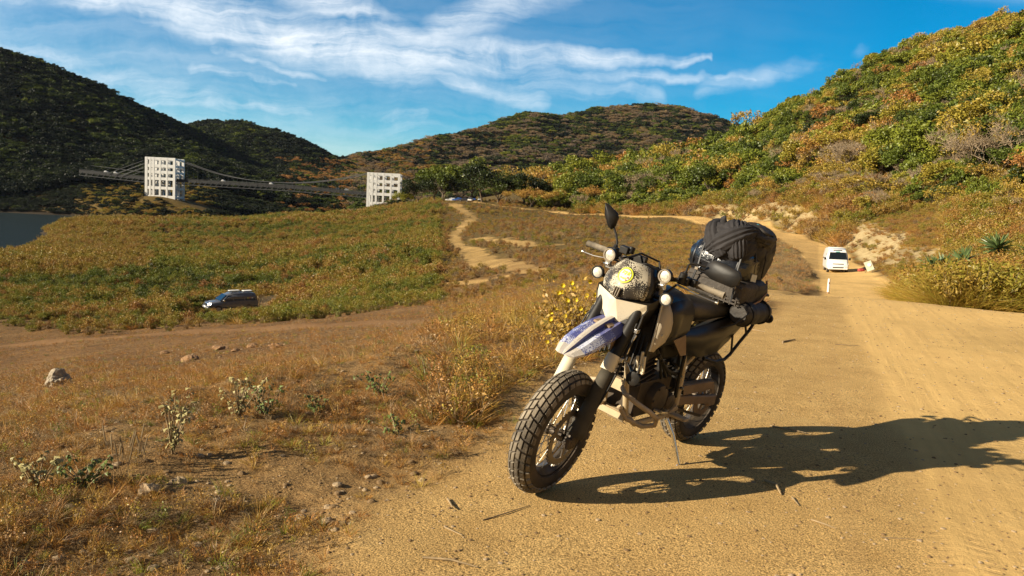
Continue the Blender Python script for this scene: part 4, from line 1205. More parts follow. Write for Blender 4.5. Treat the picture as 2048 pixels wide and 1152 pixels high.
# ------------------------------------------------------------------ vegetation
RNG = np.random.default_rng(7)
FOL = [(0.0, (.010, .015, .006)), (.12, (.024, .034, .009)), (.28, (.085, .110, .014)), (.42, (.155, .165, .018)), (.55, (.24, .185, .026)), (.68, (.29, .175, .038)), (.8, (.26, .115, .028)), (.9, (.26, .175, .075)), (1.0, (.125, .10, .075))]
def foliage_mat(name, trans=.14, gain=1.0, rough=.7):
    m = bpy.data.materials.new(name); m.use_nodes = True
    t = NT(m.node_tree)
    a = t.n('ShaderNodeAttribute', attribute_type='INSTANCER', attribute_name='tint').outputs['Fac']
    co = t.n('ShaderNodeTexCoord').outputs['Object']
    n = t.noise(co, 2.7, 3, .6)
    n2 = t.noise(co, 23, 2, .6)
    f = t.m('ADD', a, t.m('MULTIPLY', t.m('SUBTRACT', n, .5), .30))
    c = t.ramp(f, FOL)
    c = t.mix(1.0, c, t.ramp(n2, [(.3, .62 * gain), (.7, 1.5 * gain)]), 'MULTIPLY')
    d = t.n('ShaderNodeBsdfDiffuse', {'Color': c})
    tr = t.n('ShaderNodeBsdfTranslucent', {'Color': c})
    g = t.n('ShaderNodeBsdfGlossy', {'Color': (.8, .8, .8, 1), 'Roughness': .45})
    mx = t.n('ShaderNodeMixShader', {0: trans, 1: d, 2: tr})
    mx2 = t.n('ShaderNodeMixShader', {0: .03, 1: mx, 2: g})
    t.n('ShaderNodeOutputMaterial', {0: mx2})
    return m
M_FOL = foliage_mat('foliage', .2, 1.4)
M_DRY = foliage_mat('dry_grass_blades', .2, 1.45)
M_BRUSH = foliage_mat('brush_leaves', .2, 1.12)
M_BARK = simple_mat('bark', (.13, .095, .06), .9, noise=.4, nscale=12)
M_BARKP = simple_mat('pale_bark', (.36, .27, .17), .9, noise=.3, nscale=12)
M_TWIG = simple_mat('dead_twig', (.30, .215, .115), .9, noise=.4, nscale=20)

def quads_leaf(c, size, rng, flat=0.0, asp=1.8):
    """leaf rhombi with random orientation, centres c (n,3)"""
    n = len(c)
    a = rng.normal(size=(n, 3)); a /= np.linalg.norm(a, axis=1)[:, None]
    b = rng.normal(size=(n, 3)); b[:, 2] *= (1 - flat)
    b -= a * (a * b).sum(1)[:, None]; b /= np.linalg.norm(b, axis=1)[:, None]
    s = size * rng.uniform(.6, 1.35, (n, 1)) if np.isscalar(size) else size[:, None]
    a = a * s * .5 * asp; b = b * s * .5
    V = np.stack([c - a, c - b * .9 + a * .1, c + a, c + b * .9 + a * .1], 1).reshape(-1, 3)
    F = np.arange(4 * n).reshape(-1, 4)
    return V, F
def stick(p0, p1, r0, r1):
    """3-sided tapered stick as quads"""
    p0, p1 = np.array(p0, float), np.array(p1, float)
    d = p1 - p0; d /= np.linalg.norm(d) + 1e-9
    a = np.cross(d, [0.3, .2, 1.0]); a /= np.linalg.norm(a) + 1e-9; b = np.cross(d, a)
    V = []
    for p, r in ((p0, r0), (p1, r1)):
        for k in range(3):
            t = 2.094 * k; V.append(p + a * math.cos(t) * r + b * math.sin(t) * r)
    return V, [(0, 1, 4, 3), (1, 2, 5, 4), (2, 0, 3, 5)]
class Acc:
    def __init__(s): s.V = []; s.F = []; s.M = []; s.n = 0
    def put(s, V, F, m=0):
        V = np.asarray(V, float); F = np.asarray(F, int) + s.n
        s.V.append(V); s.F.append(F); s.M.append(np.full(len(F), m)); s.n += len(V)
    def mesh(s, name, mats, link=False, parent=None, smooth=False):
        return mesh_np(name, np.vstack(s.V), np.vstack(s.F), mats, smooth=smooth, link=link, parent=parent, midx=np.concatenate(s.M))

def limbs(rng, H, spread, n_main, depth, r0, base=.25):
    """returns sticks and tips of a branching frame"""
    sticks = []; tips = []
    def grow(p, d, L, r, k):
        seg = 3; q = np.array(p)
        for i in range(seg):
            d = d + rng.normal(size=3) * .16; d[2] += .05; d /= np.linalg.norm(d)
            q2 = q + d * L / seg
            sticks.append((q, q2, r * (1 - .22 * i), r * (1 - .22 * (i + 1)))); q = q2
        if k == 0: tips.append(q); return
        for j in range(rng.integers(2, 4)):
            dd = d + rng.normal(size=3) * .62; dd[2] = abs(dd[2]) * .8 + .1; dd /= np.linalg.norm(dd)
            grow(q, dd, L * rng.uniform(.6, .8), r * .5, k - 1)
    top = np.array([0, 0, H * base]); lean = rng.normal(size=2) * .04 * H
    top[:2] = lean
    sticks.append((np.array([0, 0, -.04 * H]), top * .5, r0 * 1.25, r0)); sticks.append((top * .5, top, r0, r0 * .8))
    for i in range(n_main):
        a = 2 * math.pi * (i + rng.uniform(-.3, .3)) / n_main
        d = np.array([math.cos(a) * spread, math.sin(a) * spread, 1.0]); d /= np.linalg.norm(d)
        grow(top, d, H * rng.uniform(.25, .34), r0 * .6, depth)
    return sticks, tips
def crown_points(rng, tips, n, H, rad):
    T_ = np.array(tips)
    k = rng.integers(0, len(T_), n)
    o = rng.normal(size=(n, 3)); o /= np.linalg.norm(o, axis=1)[:, None]
    rr = rad * rng.uniform(.25, 1.0, (n, 1)) ** .5 * rng.uniform(.7, 1.2, (len(T_), 1))[k]
    o[:, 2] *= .72
    return T_[k] + o * rr
def tree_meshes(seed, kind, nleaf, leaf, link=False):
    """unit-height trees: returns (trunk, crown) accumulators"""
    rng = np.random.default_rng(seed)
    tr, cr = Acc(), Acc()
    if kind == 'green':
        st, tips = limbs(rng, 1.0, .75, 5, 2, .022, .22)
        c = crown_points(rng, tips, nleaf, 1, .135)
    elif kind == 'round':
        st, tips = limbs(rng, 1.0, 1.0, 6, 2, .024, .12)
        c = crown_points(rng, tips, nleaf, 1, .16)
    elif kind == 'dry':
        st, tips = limbs(rng, 1.0, .7, 5, 3, .016, .2)
        c = crown_points(rng, tips, nleaf, 1, .11)
    else:  # bare
        st, tips = limbs(rng, 1.0, .5, 5, 3, .013, .25)
        c = crown_points(rng, tips, max(12, nleaf // 5), 1, .09)
    for a, b, r0, r1 in st:
        mn = .0048 if kind == 'bare' else .0025; tr.put(*stick(a, b, max(r0, mn), max(r1, mn * .8)), 0)
    if kind == 'bare':
        for q in tips:
            for j in range(7):
                e = q + rng.normal(size=3) * .055 + np.array([0, 0, .05]); tr.put(*stick(q - rng.normal(size=3) * .02, e, .0036, .0018), 0)
    V, F = quads_leaf(c, leaf, rng)
    cr.put(V, F, 0)
    return tr, cr

def scatter(name, objs, P, scale, rz, idx, tint, label, tilt=None, cat='vegetation'):
    """one stuff object: points instanced with a hidden collection of small plants"""
    lib = bpy.data.collections.new(name + '_kinds')
    for i, o in enumerate(objs):
        o.name = '%s_kind_%02d' % (name, i)
        lib.objects.link(o)
    me = bpy.data.meshes.new(name); n = len(P)
    me.vertices.add(n); me.vertices.foreach_set('co', np.asarray(P, np.float32).ravel())
    def attr(nm, typ, data, key='value'):
        a = me.attributes.new(nm, typ, 'POINT'); a.data.foreach_set(key, np.asarray(data).ravel())
    rot = np.zeros((n, 3), np.float32); rot[:, 2] = rz
    if tilt is not None: rot[:, 0] = tilt[:, 0]; rot[:, 1] = tilt[:, 1]
    attr('rot', 'FLOAT_VECTOR', rot, 'vector')
    sc_ = np.asarray(scale, np.float32)
    if sc_.ndim == 1: sc_ = np.repeat(sc_[:, None], 3, 1)
    attr('scl', 'FLOAT_VECTOR', sc_, 'vector')
    attr('kind_index', 'INT', np.asarray(idx, np.int32)); attr('tint', 'FLOAT', np.asarray(tint, np.float32))
    o = bpy.data.objects.new(name, me); COL.objects.link(o)
    ng = bpy.data.node_groups.new(name + '_scatter', 'GeometryNodeTree')
    ng.interface.new_socket('Geometry', in_out='INPUT', socket_type='NodeSocketGeometry')
    ng.interface.new_socket('Geometry', in_out='OUTPUT', socket_type='NodeSocketGeometry')
    N = ng.nodes; L = ng.links
    gi = N.new('NodeGroupInput'); go = N.new('NodeGroupOutput')
    ci = N.new('GeometryNodeCollectionInfo'); ci.inputs['Collection'].default_value = lib
    ci.inputs['Separate Children'].default_value = True; ci.inputs['Reset Children'].default_value = True
    ip = N.new('GeometryNodeInstanceOnPoints'); ip.inputs['Pick Instance'].default_value = True
    m2p = N.new('GeometryNodeMeshToPoints')
    def na(nm, dt):
        q = N.new('GeometryNodeInputNamedAttribute'); q.data_type = dt; q.inputs[0].default_value = nm; return q.outputs[0]
    L.new(gi.outputs[0], m2p.inputs[0]); L.new(m2p.outputs[0], ip.inputs['Points']); L.new(ci.outputs[0], ip.inputs['Instance'])
    L.new(na('kind_index', 'INT'), ip.inputs['Instance Index']); L.new(na('rot', 'FLOAT_VECTOR'), ip.inputs['Rotation']); L.new(na('scl', 'FLOAT_VECTOR'), ip.inputs['Scale'])
    L.new(ip.outputs[0], go.inputs[0])
    md = o.modifiers.new('scatter', 'NODES'); md.node_group = ng
    tag(o, label, cat, kind='stuff')
    return o
def onground(x, y, sink=0.0): return np.stack([x, y, height(x, y) - sink], -1)
def sample_wedge(n, u0, u1, Y0, Y1, rng, mode='world'):
    u = rng.uniform(u0, u1, n)
    if mode == 'world': Y = np.sqrt(rng.uniform(Y0 ** 2, Y1 ** 2, n))
    else: Y = np.exp(rng.uniform(math.log(Y0), math.log(Y1), n))
    return u * Y, Y
# --- distant and hillside trees (stuff) --------------------------------------
KINDS = ['green', 'green', 'round', 'round', 'dry', 'dry', 'bare', 'bare']
lib = []
for i, k in enumerate(KINDS):
    tr, cr = tree_meshes(100 + i, k, {'green': 1500, 'round': 1700, 'dry': 1000, 'bare': 800}[k], {'green': .042, 'round': .042, 'dry': .034, 'bare': .026}[k])
    a = Acc(); 
    for V, F, M in zip(tr.V, [f for f in tr.F], tr.M): pass
    a.put(np.vstack(tr.V), np.vstack(tr.F), 0 if k != 'bare' else 2); a.put(np.vstack(cr.V), np.vstack(cr.F), 1)
    lib.append(a.mesh('tree_kind', [M_BARK, M_FOL, M_BARKP]))

def forest_far():
    rng = np.random.default_rng(3)
    x1, y1 = sample_wedge(23000, -1.05, -.10, 320, 1000, rng)
    x3, y3 = sample_wedge(12000, -1.05, -.12, 300, 520, rng)
    x1 = np.concatenate([x1, x3]); y1 = np.concatenate([y1, y3])
    x2, y2 = sample_wedge(12500, -.28, .36, 620, 1290, rng)
    x = np.concatenate([x1, x2]); y = np.concatenate([y1, y2])
    P = onground(x, y, .4)
    r = np.hypot(x, y)
    px_, py_ = pxy(P)
    e = 4.0
    gx = (height(x + e, y, False) - height(x - e, y, False)) / (2 * e); gy = (height(x, y + e, False) - height(x, y - e, False)) / (2 * e)
    facing = (x * gx + y * gy) / r > -.28           # drop what lies on the far side
    tw = ((x > -212) & (x < -172) & (y > 440) & (y < 474)) | ((x > -88) & (x < -52) & (y > 436) & (y < 472))
    ok = (P[:, 2] > np.where(x < -45, WATER + .4, 9)) & facing & ~tw & ~((px_ > 150) & (px_ < 300) & (r < 500) & (P[:, 2] > 9))
    P, x, y, r, px_ = P[ok], x[ok], y[ok], r[ok], px_[ok]
    n = len(P)
    f1 = fbm(x, y, 60, 3, 71); f2 = fbm(x, y, 25, 3, 72)
    left = px_ < 700
    tint = np.where(left, .05 + .14 * f1 + .12 * f2 + rng.normal(0, .10, n), .16 + .2 * f1 + rng.normal(0, .12, n))
    # dry ridges of the middle mountain, reddish patch low on the left ridge
    dry = (~left) & (f2 + .35 * rng.normal(size=n) > .14)
    tint = np.where(dry, rng.uniform(.92, 1.0, n), tint)
    spur = (~left) & (px_ < 870) & (P[:, 2] > 20) & (rng.random(n) < .22)
    tint = np.where(spur, rng.uniform(.55, .85, n), tint)
    redp = left & (px_ > 560) & (P[:, 2] < 45) & (rng.random(n) < .22)
    tint = np.where(redp, rng.uniform(.74, .84, n), tint)
    low = (r < 560) & (P[:, 2] < 12) & (x < -40)
    s = rng.uniform(6.0, 10.5, n) * np.where(low, .42, 1.0)
    tint = np.where(low & (np.abs(px_ - 300) < 130) & (rng.random(n) < .3), rng.uniform(.5, .68, n), tint)
    idx = np.where(tint > .5, rng.integers(2, 6, n), rng.integers(0, 4, n))
    sc3 = np.stack([s * 1.25, s * 1.25, s * .85], -1)
    scatter('distant_woodland', lib, P, sc3, rng.uniform(0, 6.28, n), idx, np.clip(tint, 0, 1), 'dense woodland covering the distant hills', cat='woodland')
forest_far()

def hill_tint(px_, py_, x, y, rng):
    n = len(x)
    f1 = fbm(x, y, 38, 3, 81); f2 = fbm(x, y, 16, 2, 82)
    up = sstep(-py_, -430, -120)                    # towards the top of the hill
    t = .43 + .26 * f1 - .04 * up + rng.normal(0, .09, n)
    dry = (rng.random(n) < np.clip(.80 - .68 * up + .8 * f2, .08, .97))
    pick = rng.random(n)
    t = np.where(dry, np.where(pick < .36, rng.uniform(.50, .64, n), np.where(pick < .88, rng.uniform(.86, .97, n), rng.uniform(.70, .82, n))), t)
    green = (px_ < 1600) & (px_ > 1120) & (rng.random(n) < .84) & (py_ < 436) & ((px_ < 1450) | (py_ < 400))
    t = np.where(green, rng.uniform(.2, .45, n), t)
    dark = (px_ > 1820) & (py_ > 190) & (py_ < 420) & (rng.random(n) < .6)
    t = np.where(dark, rng.uniform(.12, .36, n), t)
    return np.clip(t, 0, 1)
def right_hill():
    rng = np.random.default_rng(5)
    x, y = sample_wedge(9200, .02, .95, 62, 345, rng)
    P = onground(x, y, .15)
    px_, py_ = pxy(P)
    de, sd = poly_dist(x, y, ROADC)
    e = 2.0
    gy = (x * (height(x + e, y, False) - height(x - e, y, False)) + y * (height(x, y + e, False) - height(x, y - e, False))) / (2 * e) / np.hypot(x, y)
    foot = np.where(y < 120, 17, 11)
    ok = (sd < 0) & (de > foot + 5 * fbm(x, y, 14, 2, 90)) & (gy > -.22) & ((P[:, 2] > 2.2) | (y > 230)) & (px_ > 960)
    x, y, P, px_, py_, de = x[ok], y[ok], P[ok], px_[ok], py_[ok], de[ok]
    tint = hill_tint(px_, py_, x, y, rng)
    n = len(x)
    s = np.clip(np.exp(rng.normal(1.83, .33, n)), 3.2, np.where(y > 225, 9.0, 12.5)) * np.where(y > 225, np.where(px_ < 1500, 1.6, .82), 1.0) * np.where(de < 24, .5, 1.0) * np.where(y < 110, .75, 1)
    s = np.where(tint > .86, s * .8, s)
    kind = np.where(tint > .86, rng.integers(6, 8, n), np.where(tint > .55, rng.integers(4, 6, n), rng.integers(0, 4, n)))
    return P, s, tint, kind, rng.uniform(0, 6.28, n)
RH = right_hill()

# nearest hillside trees become objects of their own
det = {}
for i, k in enumerate(KINDS):
    tr, cr = tree_meshes(300 + i, k, {'green': 4200, 'round': 4800, 'dry': 2600, 'bare': 1800}[k], {'green': .025, 'round': .025, 'dry': .021, 'bare': .018}[k])
    det[i] = (tr.mesh('trunk', [M_BARK if k != 'bare' else M_BARKP]).data, cr.mesh('crown', [M_FOL]).data)
TL = {0: ('green_tree', 'leafy green tree'), 1: ('dry_tree', 'dry brown-leaved tree'), 2: ('bare_tree', 'bare pale-branched tree')}
def put_tree(P, s, tint, kind, rz, label, group, cat='tree', name=None, wide=1.15):
    tp = 0 if kind < 4 else (1 if kind < 6 else 2)
    nm = name or TL[tp][0]
    e = empty(nm, tuple(P), rz); e.scale = (s * wide, s * wide, s)
    tag(e, label, cat, group)
    for nn, me in zip(('trunk', 'crown'), det[kind]):
        o = bpy.data.objects.new(nn, me); COL.objects.link(o); o.parent = e
        if nn == 'crown': o['tint'] = float(tint)
    return e
def place_hill():
    P, s, tint, kind, rz = RH
    size = s / np.hypot(P[:, 0], P[:, 1])
    px_, py_ = pxy(P)
    vis = (px_ > -60) & (px_ < 2110)
    order = np.argsort(-(size * vis))
    near = order[:230]; rest = order[230:]
    done = []
    for i in near:
        xz = px_[i]; yz = py_[i] - s[i] / P[i, 1] * FPX * .5
        tone = 'dark green' if tint[i] < .2 else 'deep green' if tint[i] < .3 else 'green' if tint[i] < .4 else 'yellow-green' if tint[i] < .52 else 'ochre dry' if tint[i] < .66 else 'rusty dry' if tint[i] < .86 else 'bare pale-branched'
        wx = next(t for lim, t in ((1120, 'well left of the bike mirror'), (1180, 'just left of the bike mirror'), (1230, 'above the bike mirror'), (1270, 'just right of the bike mirror'), (1310, 'right of the bike mirror'), (1355, 'between mirror and luggage'), (1400, 'just left of the luggage'), (1480, 'straight behind the luggage'), (1560, 'just right of the luggage'), (1640, 'left of the van column'), (1700, 'above the van'), (1760, 'above the warning board'), (1830, 'right of the warning board'), (1900, 'left of the yuccas'), (1975, 'above the yuccas'), (9999, 'at the right edge of the photo')) if xz < lim)
        wy = next(t for lim, t in ((150, 'atop the slope'), (190, 'high up the slope'), (230, 'on the upper slope'), (265, 'just above mid slope'), (300, 'at mid slope'), (320, 'just below mid slope'), (337, 'low on the slope'), (352, 'lower on the slope'), (366, 'near the slope foot'), (380, 'very near the slope foot'), (420, 'at the slope foot'), (450, 'by the grass bank'), (9999, 'behind the grass bank')) if yz < lim)
        sz_ = 'tall' if s[i] > 6.3 else ('small' if s[i] < 3.2 else 'middling')
        e = put_tree(P[i], s[i], tint[i], int(kind[i]), rz[i], '%s %s tree %s, %s' % (sz_, tone, wy, wx), 'trees on the slope right of the road')
        done.append((xz, e))
    NTH = ['leftmost', 'second from left', 'third from left', 'fourth from left', 'fifth from left', 'sixth from left', 'seventh from left', 'eighth from left']
    byl = {}
    for xz, e in done: byl.setdefault(e['label'], []).append((xz, e))
    for lb, L_ in byl.items():
        if 1 < len(L_) <= 8 and len(lb.split()) <= 13:
            for k, (xz, e) in enumerate(sorted(L_, key=lambda q: q[0])): e['label'] = NTH[k] + ' ' + lb
    asp = np.random.default_rng(44).uniform(.75, 1.35, len(s))
    sc3 = np.stack([s * 1.15 / asp, s * 1.1 / asp, s * asp ** .6], -1)
    scatter('hillside_woodland', lib, P[rest], sc3[rest], rz[rest], kind[rest], tint[rest], 'mixed green and dry woodland over the right-hand hill', cat='woodland')
place_hill()

# row of trees behind the parking place (each placed by where it stands)
TROW = [(835, 400, 300, 8.5, .10, 2), (868, 402, 303, 10.5, .22, 0), (920, 401, 305, 9.5, .14, 2), (965, 400, 292, 12.5, .10, 1), (995, 402, 285, 11, .16, 3), (1050, 400, 290, 11, .10, 2),
        (805, 400, 305, 5.5, .45, 3), (885, 380, 330, 15, .30, 0), (940, 375, 335, 16, .36, 1), (1010, 375, 320, 13, .62, 4), (1090, 385, 300, 12, .70, 5), (1130, 360, 320, 15, .34, 0), (1160, 390, 290, 11, .76, 4),
        (1200, 365, 315, 15, .40, 1), (1235, 380, 300, 11, .70, 5), (1255, 385, 285, 12, .16, 2), (1285, 390, 275, 11, .36, 3), (1110, 408, 270, 6, .66, 5), (1060, 410, 272, 6, .7, 4), (1180, 405, 268, 7, .72, 4), (1030, 412, 276, 5, .66, 5)]
DESC = ['short round dark green tree left of the parked cars', 'green tree just left of the parked cars', 'rounded dark green tree right above the parked cars', 'tall dark green tree right of the parked cars', 'full green tree second right of the parked cars', 'dark broad tree standing apart right of the tall green pair',
        'small yellow-green bush-like tree beside the right bridge tower', 'olive tree rising behind the parked cars', 'taller olive-brown tree at the back behind the parked cars', 'russet dry tree behind the dark broad tree', 'brown dry tree in the middle of the valley row', 'bright green tree highest at the back of the valley row', 'orange-brown dry tree in front of the bright green one',
        'yellow-green tree at the back left of the mirror', 'rusty dry tree above the bike mirror', 'dark green tree right above the bike mirror', 'green tree where the valley row meets the hill', 'low dry bush-tree by the road below the brown tree', 'low brown bush-tree near the pale dirt mound', 'low orange bush-tree right of the dirt mound', 'smallest dry bush-tree at the bend of the far road']
for (px, py, Y, s, tint, kind), ds in zip(TROW, DESC):
    p = at(px, py, Y); z = float(height(np.array([p.x]), np.array([p.y]))[0])
    hh = (s if z >= p.z - 1 else s)
    put_tree((p.x, p.y, z - .1), hh * 1.3, tint, kind, px * .37, ds, 'trees of the valley row')

# --- brush covering the flat ---------------------------------------------------
def shrub(seed, leaves, H, W, leaf, stems, mats, feather=False):
    rng = np.random.default_rng(seed); a = Acc()
    pts = []
    for i in range(stems):
        an = rng.uniform(0, 6.28); sp = rng.uniform(.1, 1.0)
        e = np.array([math.cos(an) * W * sp, math.sin(an) * W * sp, H * rng.uniform(.55, 1.0) * (1.1 - .35 * sp)])
        b0 = np.array([math.cos(an) * W * .12, math.sin(an) * W * .12, -.03 * H]); m_ = (b0 + e) / 2 + np.array([0, 0, .12 * H])
        a.put(*stick(b0, m_, .010 * H, .007 * H), 0); a.put(*stick(m_, e, .007 * H, .003 * H), 0)
        for q in np.linspace(.25, 1, leaves // stems):
            c = (m_ * (1 - q) + e * q) if q > .4 else b0 * (1 - q) + m_ * q
            pts.append(c + rng.normal(size=3) * .075 * H)
    V, F = quads_leaf(np.array(pts), leaf, rng, asp=2.6 if feather else 1.7)
    a.put(V, F, 1)
    return a.mesh('shrub', mats)
def tuft(seed, n, H, W, wd, mats, droop=.5, sticks=0):
    rng = np.random.default_rng(seed); a = Acc()
    for i in range(n):
        an = rng.uniform(0, 6.28); r_ = W * rng.uniform(0, .5); le = H * rng.uniform(.5, 1.1)
        p = np.array([math.cos(an) * r_, math.sin(an) * r_, -.02]); d = np.array([math.cos(an) * rng.uniform(.1, .9), math.sin(an) * rng.uniform(.1, .9), 1.0]); d /= np.linalg.norm(d)
        sd = np.cross(d, rng.normal(size=3)); sd /= np.linalg.norm(sd)
        prev = None; q = p; V = []
        for k in range(4):
            w_ = wd * (1 - k / 3.6)
            V += [q - sd * w_ / 2, q + sd * w_ / 2]
            d = d + np.array([d[0] * droop * .6, d[1] * droop * .6, -droop * .38]); d /= np.linalg.norm(d); q = q + d * le / 3
        a.put(V, [(0, 1, 3, 2), (2, 3, 5, 4), (4, 5, 7, 6)], 0)
    return a.mesh('tuft', mats)
def twigs(seed, n, L, r, mats):
    rng = np.random.default_rng(seed); a = Acc()
    for i in range(n):
        p = np.array([rng.normal() * .25 * L, rng.normal() * .25 * L, rng.uniform(0, .25) * L]); d = rng.normal(size=3); d[2] = abs(d[2]) * .6; d /= np.linalg.norm(d)
        le = L * rng.uniform(.4, 1.0)
        for k in range(4):
            q = p + d * le / 4; a.put(*stick(p, q, r * (1 - .2 * k), r * (.8 - .2 * k)), 0)
            p = q; d = d + rng.normal(size=3) * .30; d[2] -= .12; d /= np.linalg.norm(d)
    return a.mesh('twigs', mats)

brush_lib = [shrub(11, 800, 1.0, .62, .050, 22, [M_TWIG, M_BRUSH]), shrub(12, 900, 1.0, .75, .045, 26, [M_TWIG, M_BRUSH], True), shrub(13, 700, 1.0, .6, .042, 30, [M_TWIG, M_BRUSH], True),
             tuft(14, 70, 1.0, .55, .03, [M_DRY]), shrub(15, 900, .8, .95, .05, 26, [M_TWIG, M_BRUSH]), twigs(16, 26, .9, .008, [M_TWIG]),
             shrub(17, 1100, 1.0, .7, .034, 34, [M_TWIG, M_BRUSH], True), tuft(18, 170, 1.0, .6, .013, [M_DRY], .55), tuft(19, 130, .8, .8, .012, [M_DRY], .9)]
def brush():
    rng = np.random.default_rng(9)
    xs, ys = sample_wedge(52000, -.86, .34, 40, 330, rng)
    x2, y2 = sample_wedge(6000, -.72, .30, 46, 80, rng)
    x = np.concatenate([xs, x2]); y = np.concatenate([ys, y2])
    P = onground(x, y)
    rd = road_mask(x, y); t1, t2, t3 = tracks_mask(x, y)
    px_, py_ = pxy(P)
    rim = py_ < 650 + (px_ < 650) * 12 + 22 * fbm(x, y, 7, 3, 111)
    ok = rim & (rd < .15) & (t1 < .55) & (t2 < .2) & (t3 < .2) & (P[:, 2] > WATER + .5)
    # thin cover right of the pale track and on the embankment
    dens = np.where(px_ > 900, .5, 1.0) * np.where((py_ > 640), .35, 1.0) * np.where((px_ > 820) & (y > 200), .6, 1)
    ok &= rng.random(len(x)) < dens
    x, y, P, px_, py_ = x[ok], y[ok], P[ok], px_[ok], py_[ok]
    n = len(x)
    f1 = fbm(x, y, 30, 3, 91); f2 = fbm(x, y, 11, 3, 92); f3 = fbm(x, y, 60, 2, 93)
    tint = .52 + .26 * f1 + .12 * f2 + rng.normal(0, .09, n)
    tint = np.where(f2 + .3 * rng.normal(size=n) > .22, rng.uniform(.62, .90, n), tint)
    tint = np.where((px_ > 880), np.clip(tint + .12, .4, .92), tint - .07)
    tint = np.where((y < 72), np.clip(tint + .05, 0, 1), tint)
    tint = np.where((px_ < 300) & (py_ < 560) & (f1 > -.3), rng.uniform(.52, .75, n), tint)
    s = rng.uniform(.7, 1.5, n) * np.clip(1 + .8 * f3 + .6 * f2, .45, 1.8) * np.where(px_ > 880, .62, 1.0) * np.where(y < 60, .75, 1) * np.where(y > 220, 1.5, 1)
    # low cover on the side of the far road that faces us
    dr, sr = poly_dist(x, y, ROADC)
    s = np.where((sr > 0) & (dr < 30) & (y > 60), s * np.clip(.22 + dr / 42, .2, 1), s)
    # lower where the car drives
    sx_, sy_ = SUVP
    dd = np.hypot(x - sx_, y - sy_)
    s = np.where(dd < 5, s * .6, s)
    s = np.where((np.abs((x - sx_) - (sx_ / sy_) * (y - sy_)) < 4) & (y < sy_) & (y > sy_ - 16), s * .42, s)
    keep = ~((dd < 3.4) | ((np.abs(x - sx_ + .32 * (sy_ - y) * -1) < 0)))
    idx = np.where(tint > .66, rng.choice([2, 3, 2, 5], n), rng.choice([0, 1, 2, 4, 1], n))
    scatter('brush', brush_lib, P[keep], s[keep], rng.uniform(0, 6.28, keep.sum()), idx[keep], np.clip(tint, 0, 1)[keep], 'green and brown brush covering the flat', cat='brush')
SUVP = tuple(hit(462, 622, 40)[:2])
brush()

# --- dry grass on the slopes and the road bank ----------------------------------
grass_lib = [tuft(21, 46, .34, .30, .010, [M_DRY]), tuft(22, 60, .26, .38, .009, [M_DRY], .8), tuft(23, 34, .48, .26, .009, [M_DRY], .3), twigs(24, 16, .34, .0028, [M_TWIG]),
             shrub(25, 150, .30, .24, .020, 12, [M_TWIG, M_DRY]), twigs(26, 24, .22, .0022, [M_TWIG])]
def slope_grass():
    rng = np.random.default_rng(13)
    x, y = sample_wedge(30000, -.80, .42, 5.0, 50, rng, 'log')
    x2, y2 = sample_wedge(16000, .16, .43, 15, 150, rng, 'log'); x = np.concatenate([x, x2]); y = np.concatenate([y, y2])
    P = onground(x, y)
    rd = road_mask(x, y); t1, t2, t3 = tracks_mask(x, y)
    f1 = fbm(x, y, 4, 3, 95); f2 = fbm(x, y, 1.4, 2, 96)
    px_, py_ = pxy(P)
    ok = (rd < .12) & (t3 + .25 * f1 < .35) & (rng.random(len(x)) < np.clip(.48 + 1.0 * f1 + .35 * (x / y > -.1) + .3 * (x / y > .2), .06, 1))
    x, y, P, f1, f2, px_ = x[ok], y[ok], P[ok], f1[ok], f2[ok], px_[ok]
    n = len(x)
    tint = np.clip(.80 + .08 * f2 + rng.normal(0, .06, n), .5, .95)
    tint = np.where((px_ > 900), np.clip(tint - .10, .4, .9), tint)
    tint = np.where((px_ > 1400), rng.uniform(.8, .95, n), tint)
    g_ = (rng.random(n) < .06); tint = np.where(g_, rng.uniform(.3, .5, n), tint)
    s = rng.uniform(.55, 1.25, n) * np.where(px_ > 850, .44, .23) * (1 + y / 45)
    idx = rng.choice([0, 1, 1, 2, 3, 4, 4, 5], n)
    scatter('dry_grass', grass_lib, P, s, rng.uniform(0, 6.28, n), idx, tint, 'dry reddish grass and weeds on the slope below the road', cat='grass')
slope_grass()
def right_bank():
    rng = np.random.default_rng(17)
    x, y = sample_wedge(26000, .33, .82, 17, 140, rng, 'log')
    x2, y2 = sample_wedge(15000, .08, .66, 60, 260, rng)
    x = np.concatenate([x, x2]); y = np.concatenate([y, y2])
    P = onground(x, y)
    rd = road_mask(x, y); de, sd = poly_dist(x, y, ROADC)
    px_, py_ = pxy(P)
    pale = (sd < 0) & (de > 2.6) & (de < 9 + 4 * fbm(x, y, 9, 2, 44)) & (y > 62)
    pale |= (y > 70) & (y < 118) & (px_ > 1745) & (px_ < 1885) & (py_ > 495) & (py_ < 528)
    ok = (rd < .12) & (sd < 0) & (~pale | (RNG.random(len(x)) < .22)) & (P[:, 2] < 40)
    x, y, P = x[ok], y[ok], P[ok]; n = len(x)
    f1 = fbm(x, y, 9, 3, 97)
    tint = np.clip(.66 + .22 * f1 + rng.normal(0, .09, n), .3, .95)
    s = rng.uniform(.7, 1.35, n) * (1 + y / 120)
    px_, py_ = pxy(P)
    s = np.where((px_ > 1700) & (px_ < 1900) & (y > 50) & (y < 118), s * .32, s)
    idx = np.where(y < 62, rng.choice([6, 7, 8, 7, 8], n), rng.choice([6, 7, 3, 8, 2, 3, 4], n))
    idx = np.where((tint < .55) & (y > 62), rng.choice([0, 1, 4], n), idx)
    scatter('bank_grass', [o.copy() for o in brush_lib], P, s * .95, rng.uniform(0, 6.28, n), idx, tint, 'tall dry grass on the bank right of the road', cat='grass')
right_bank()

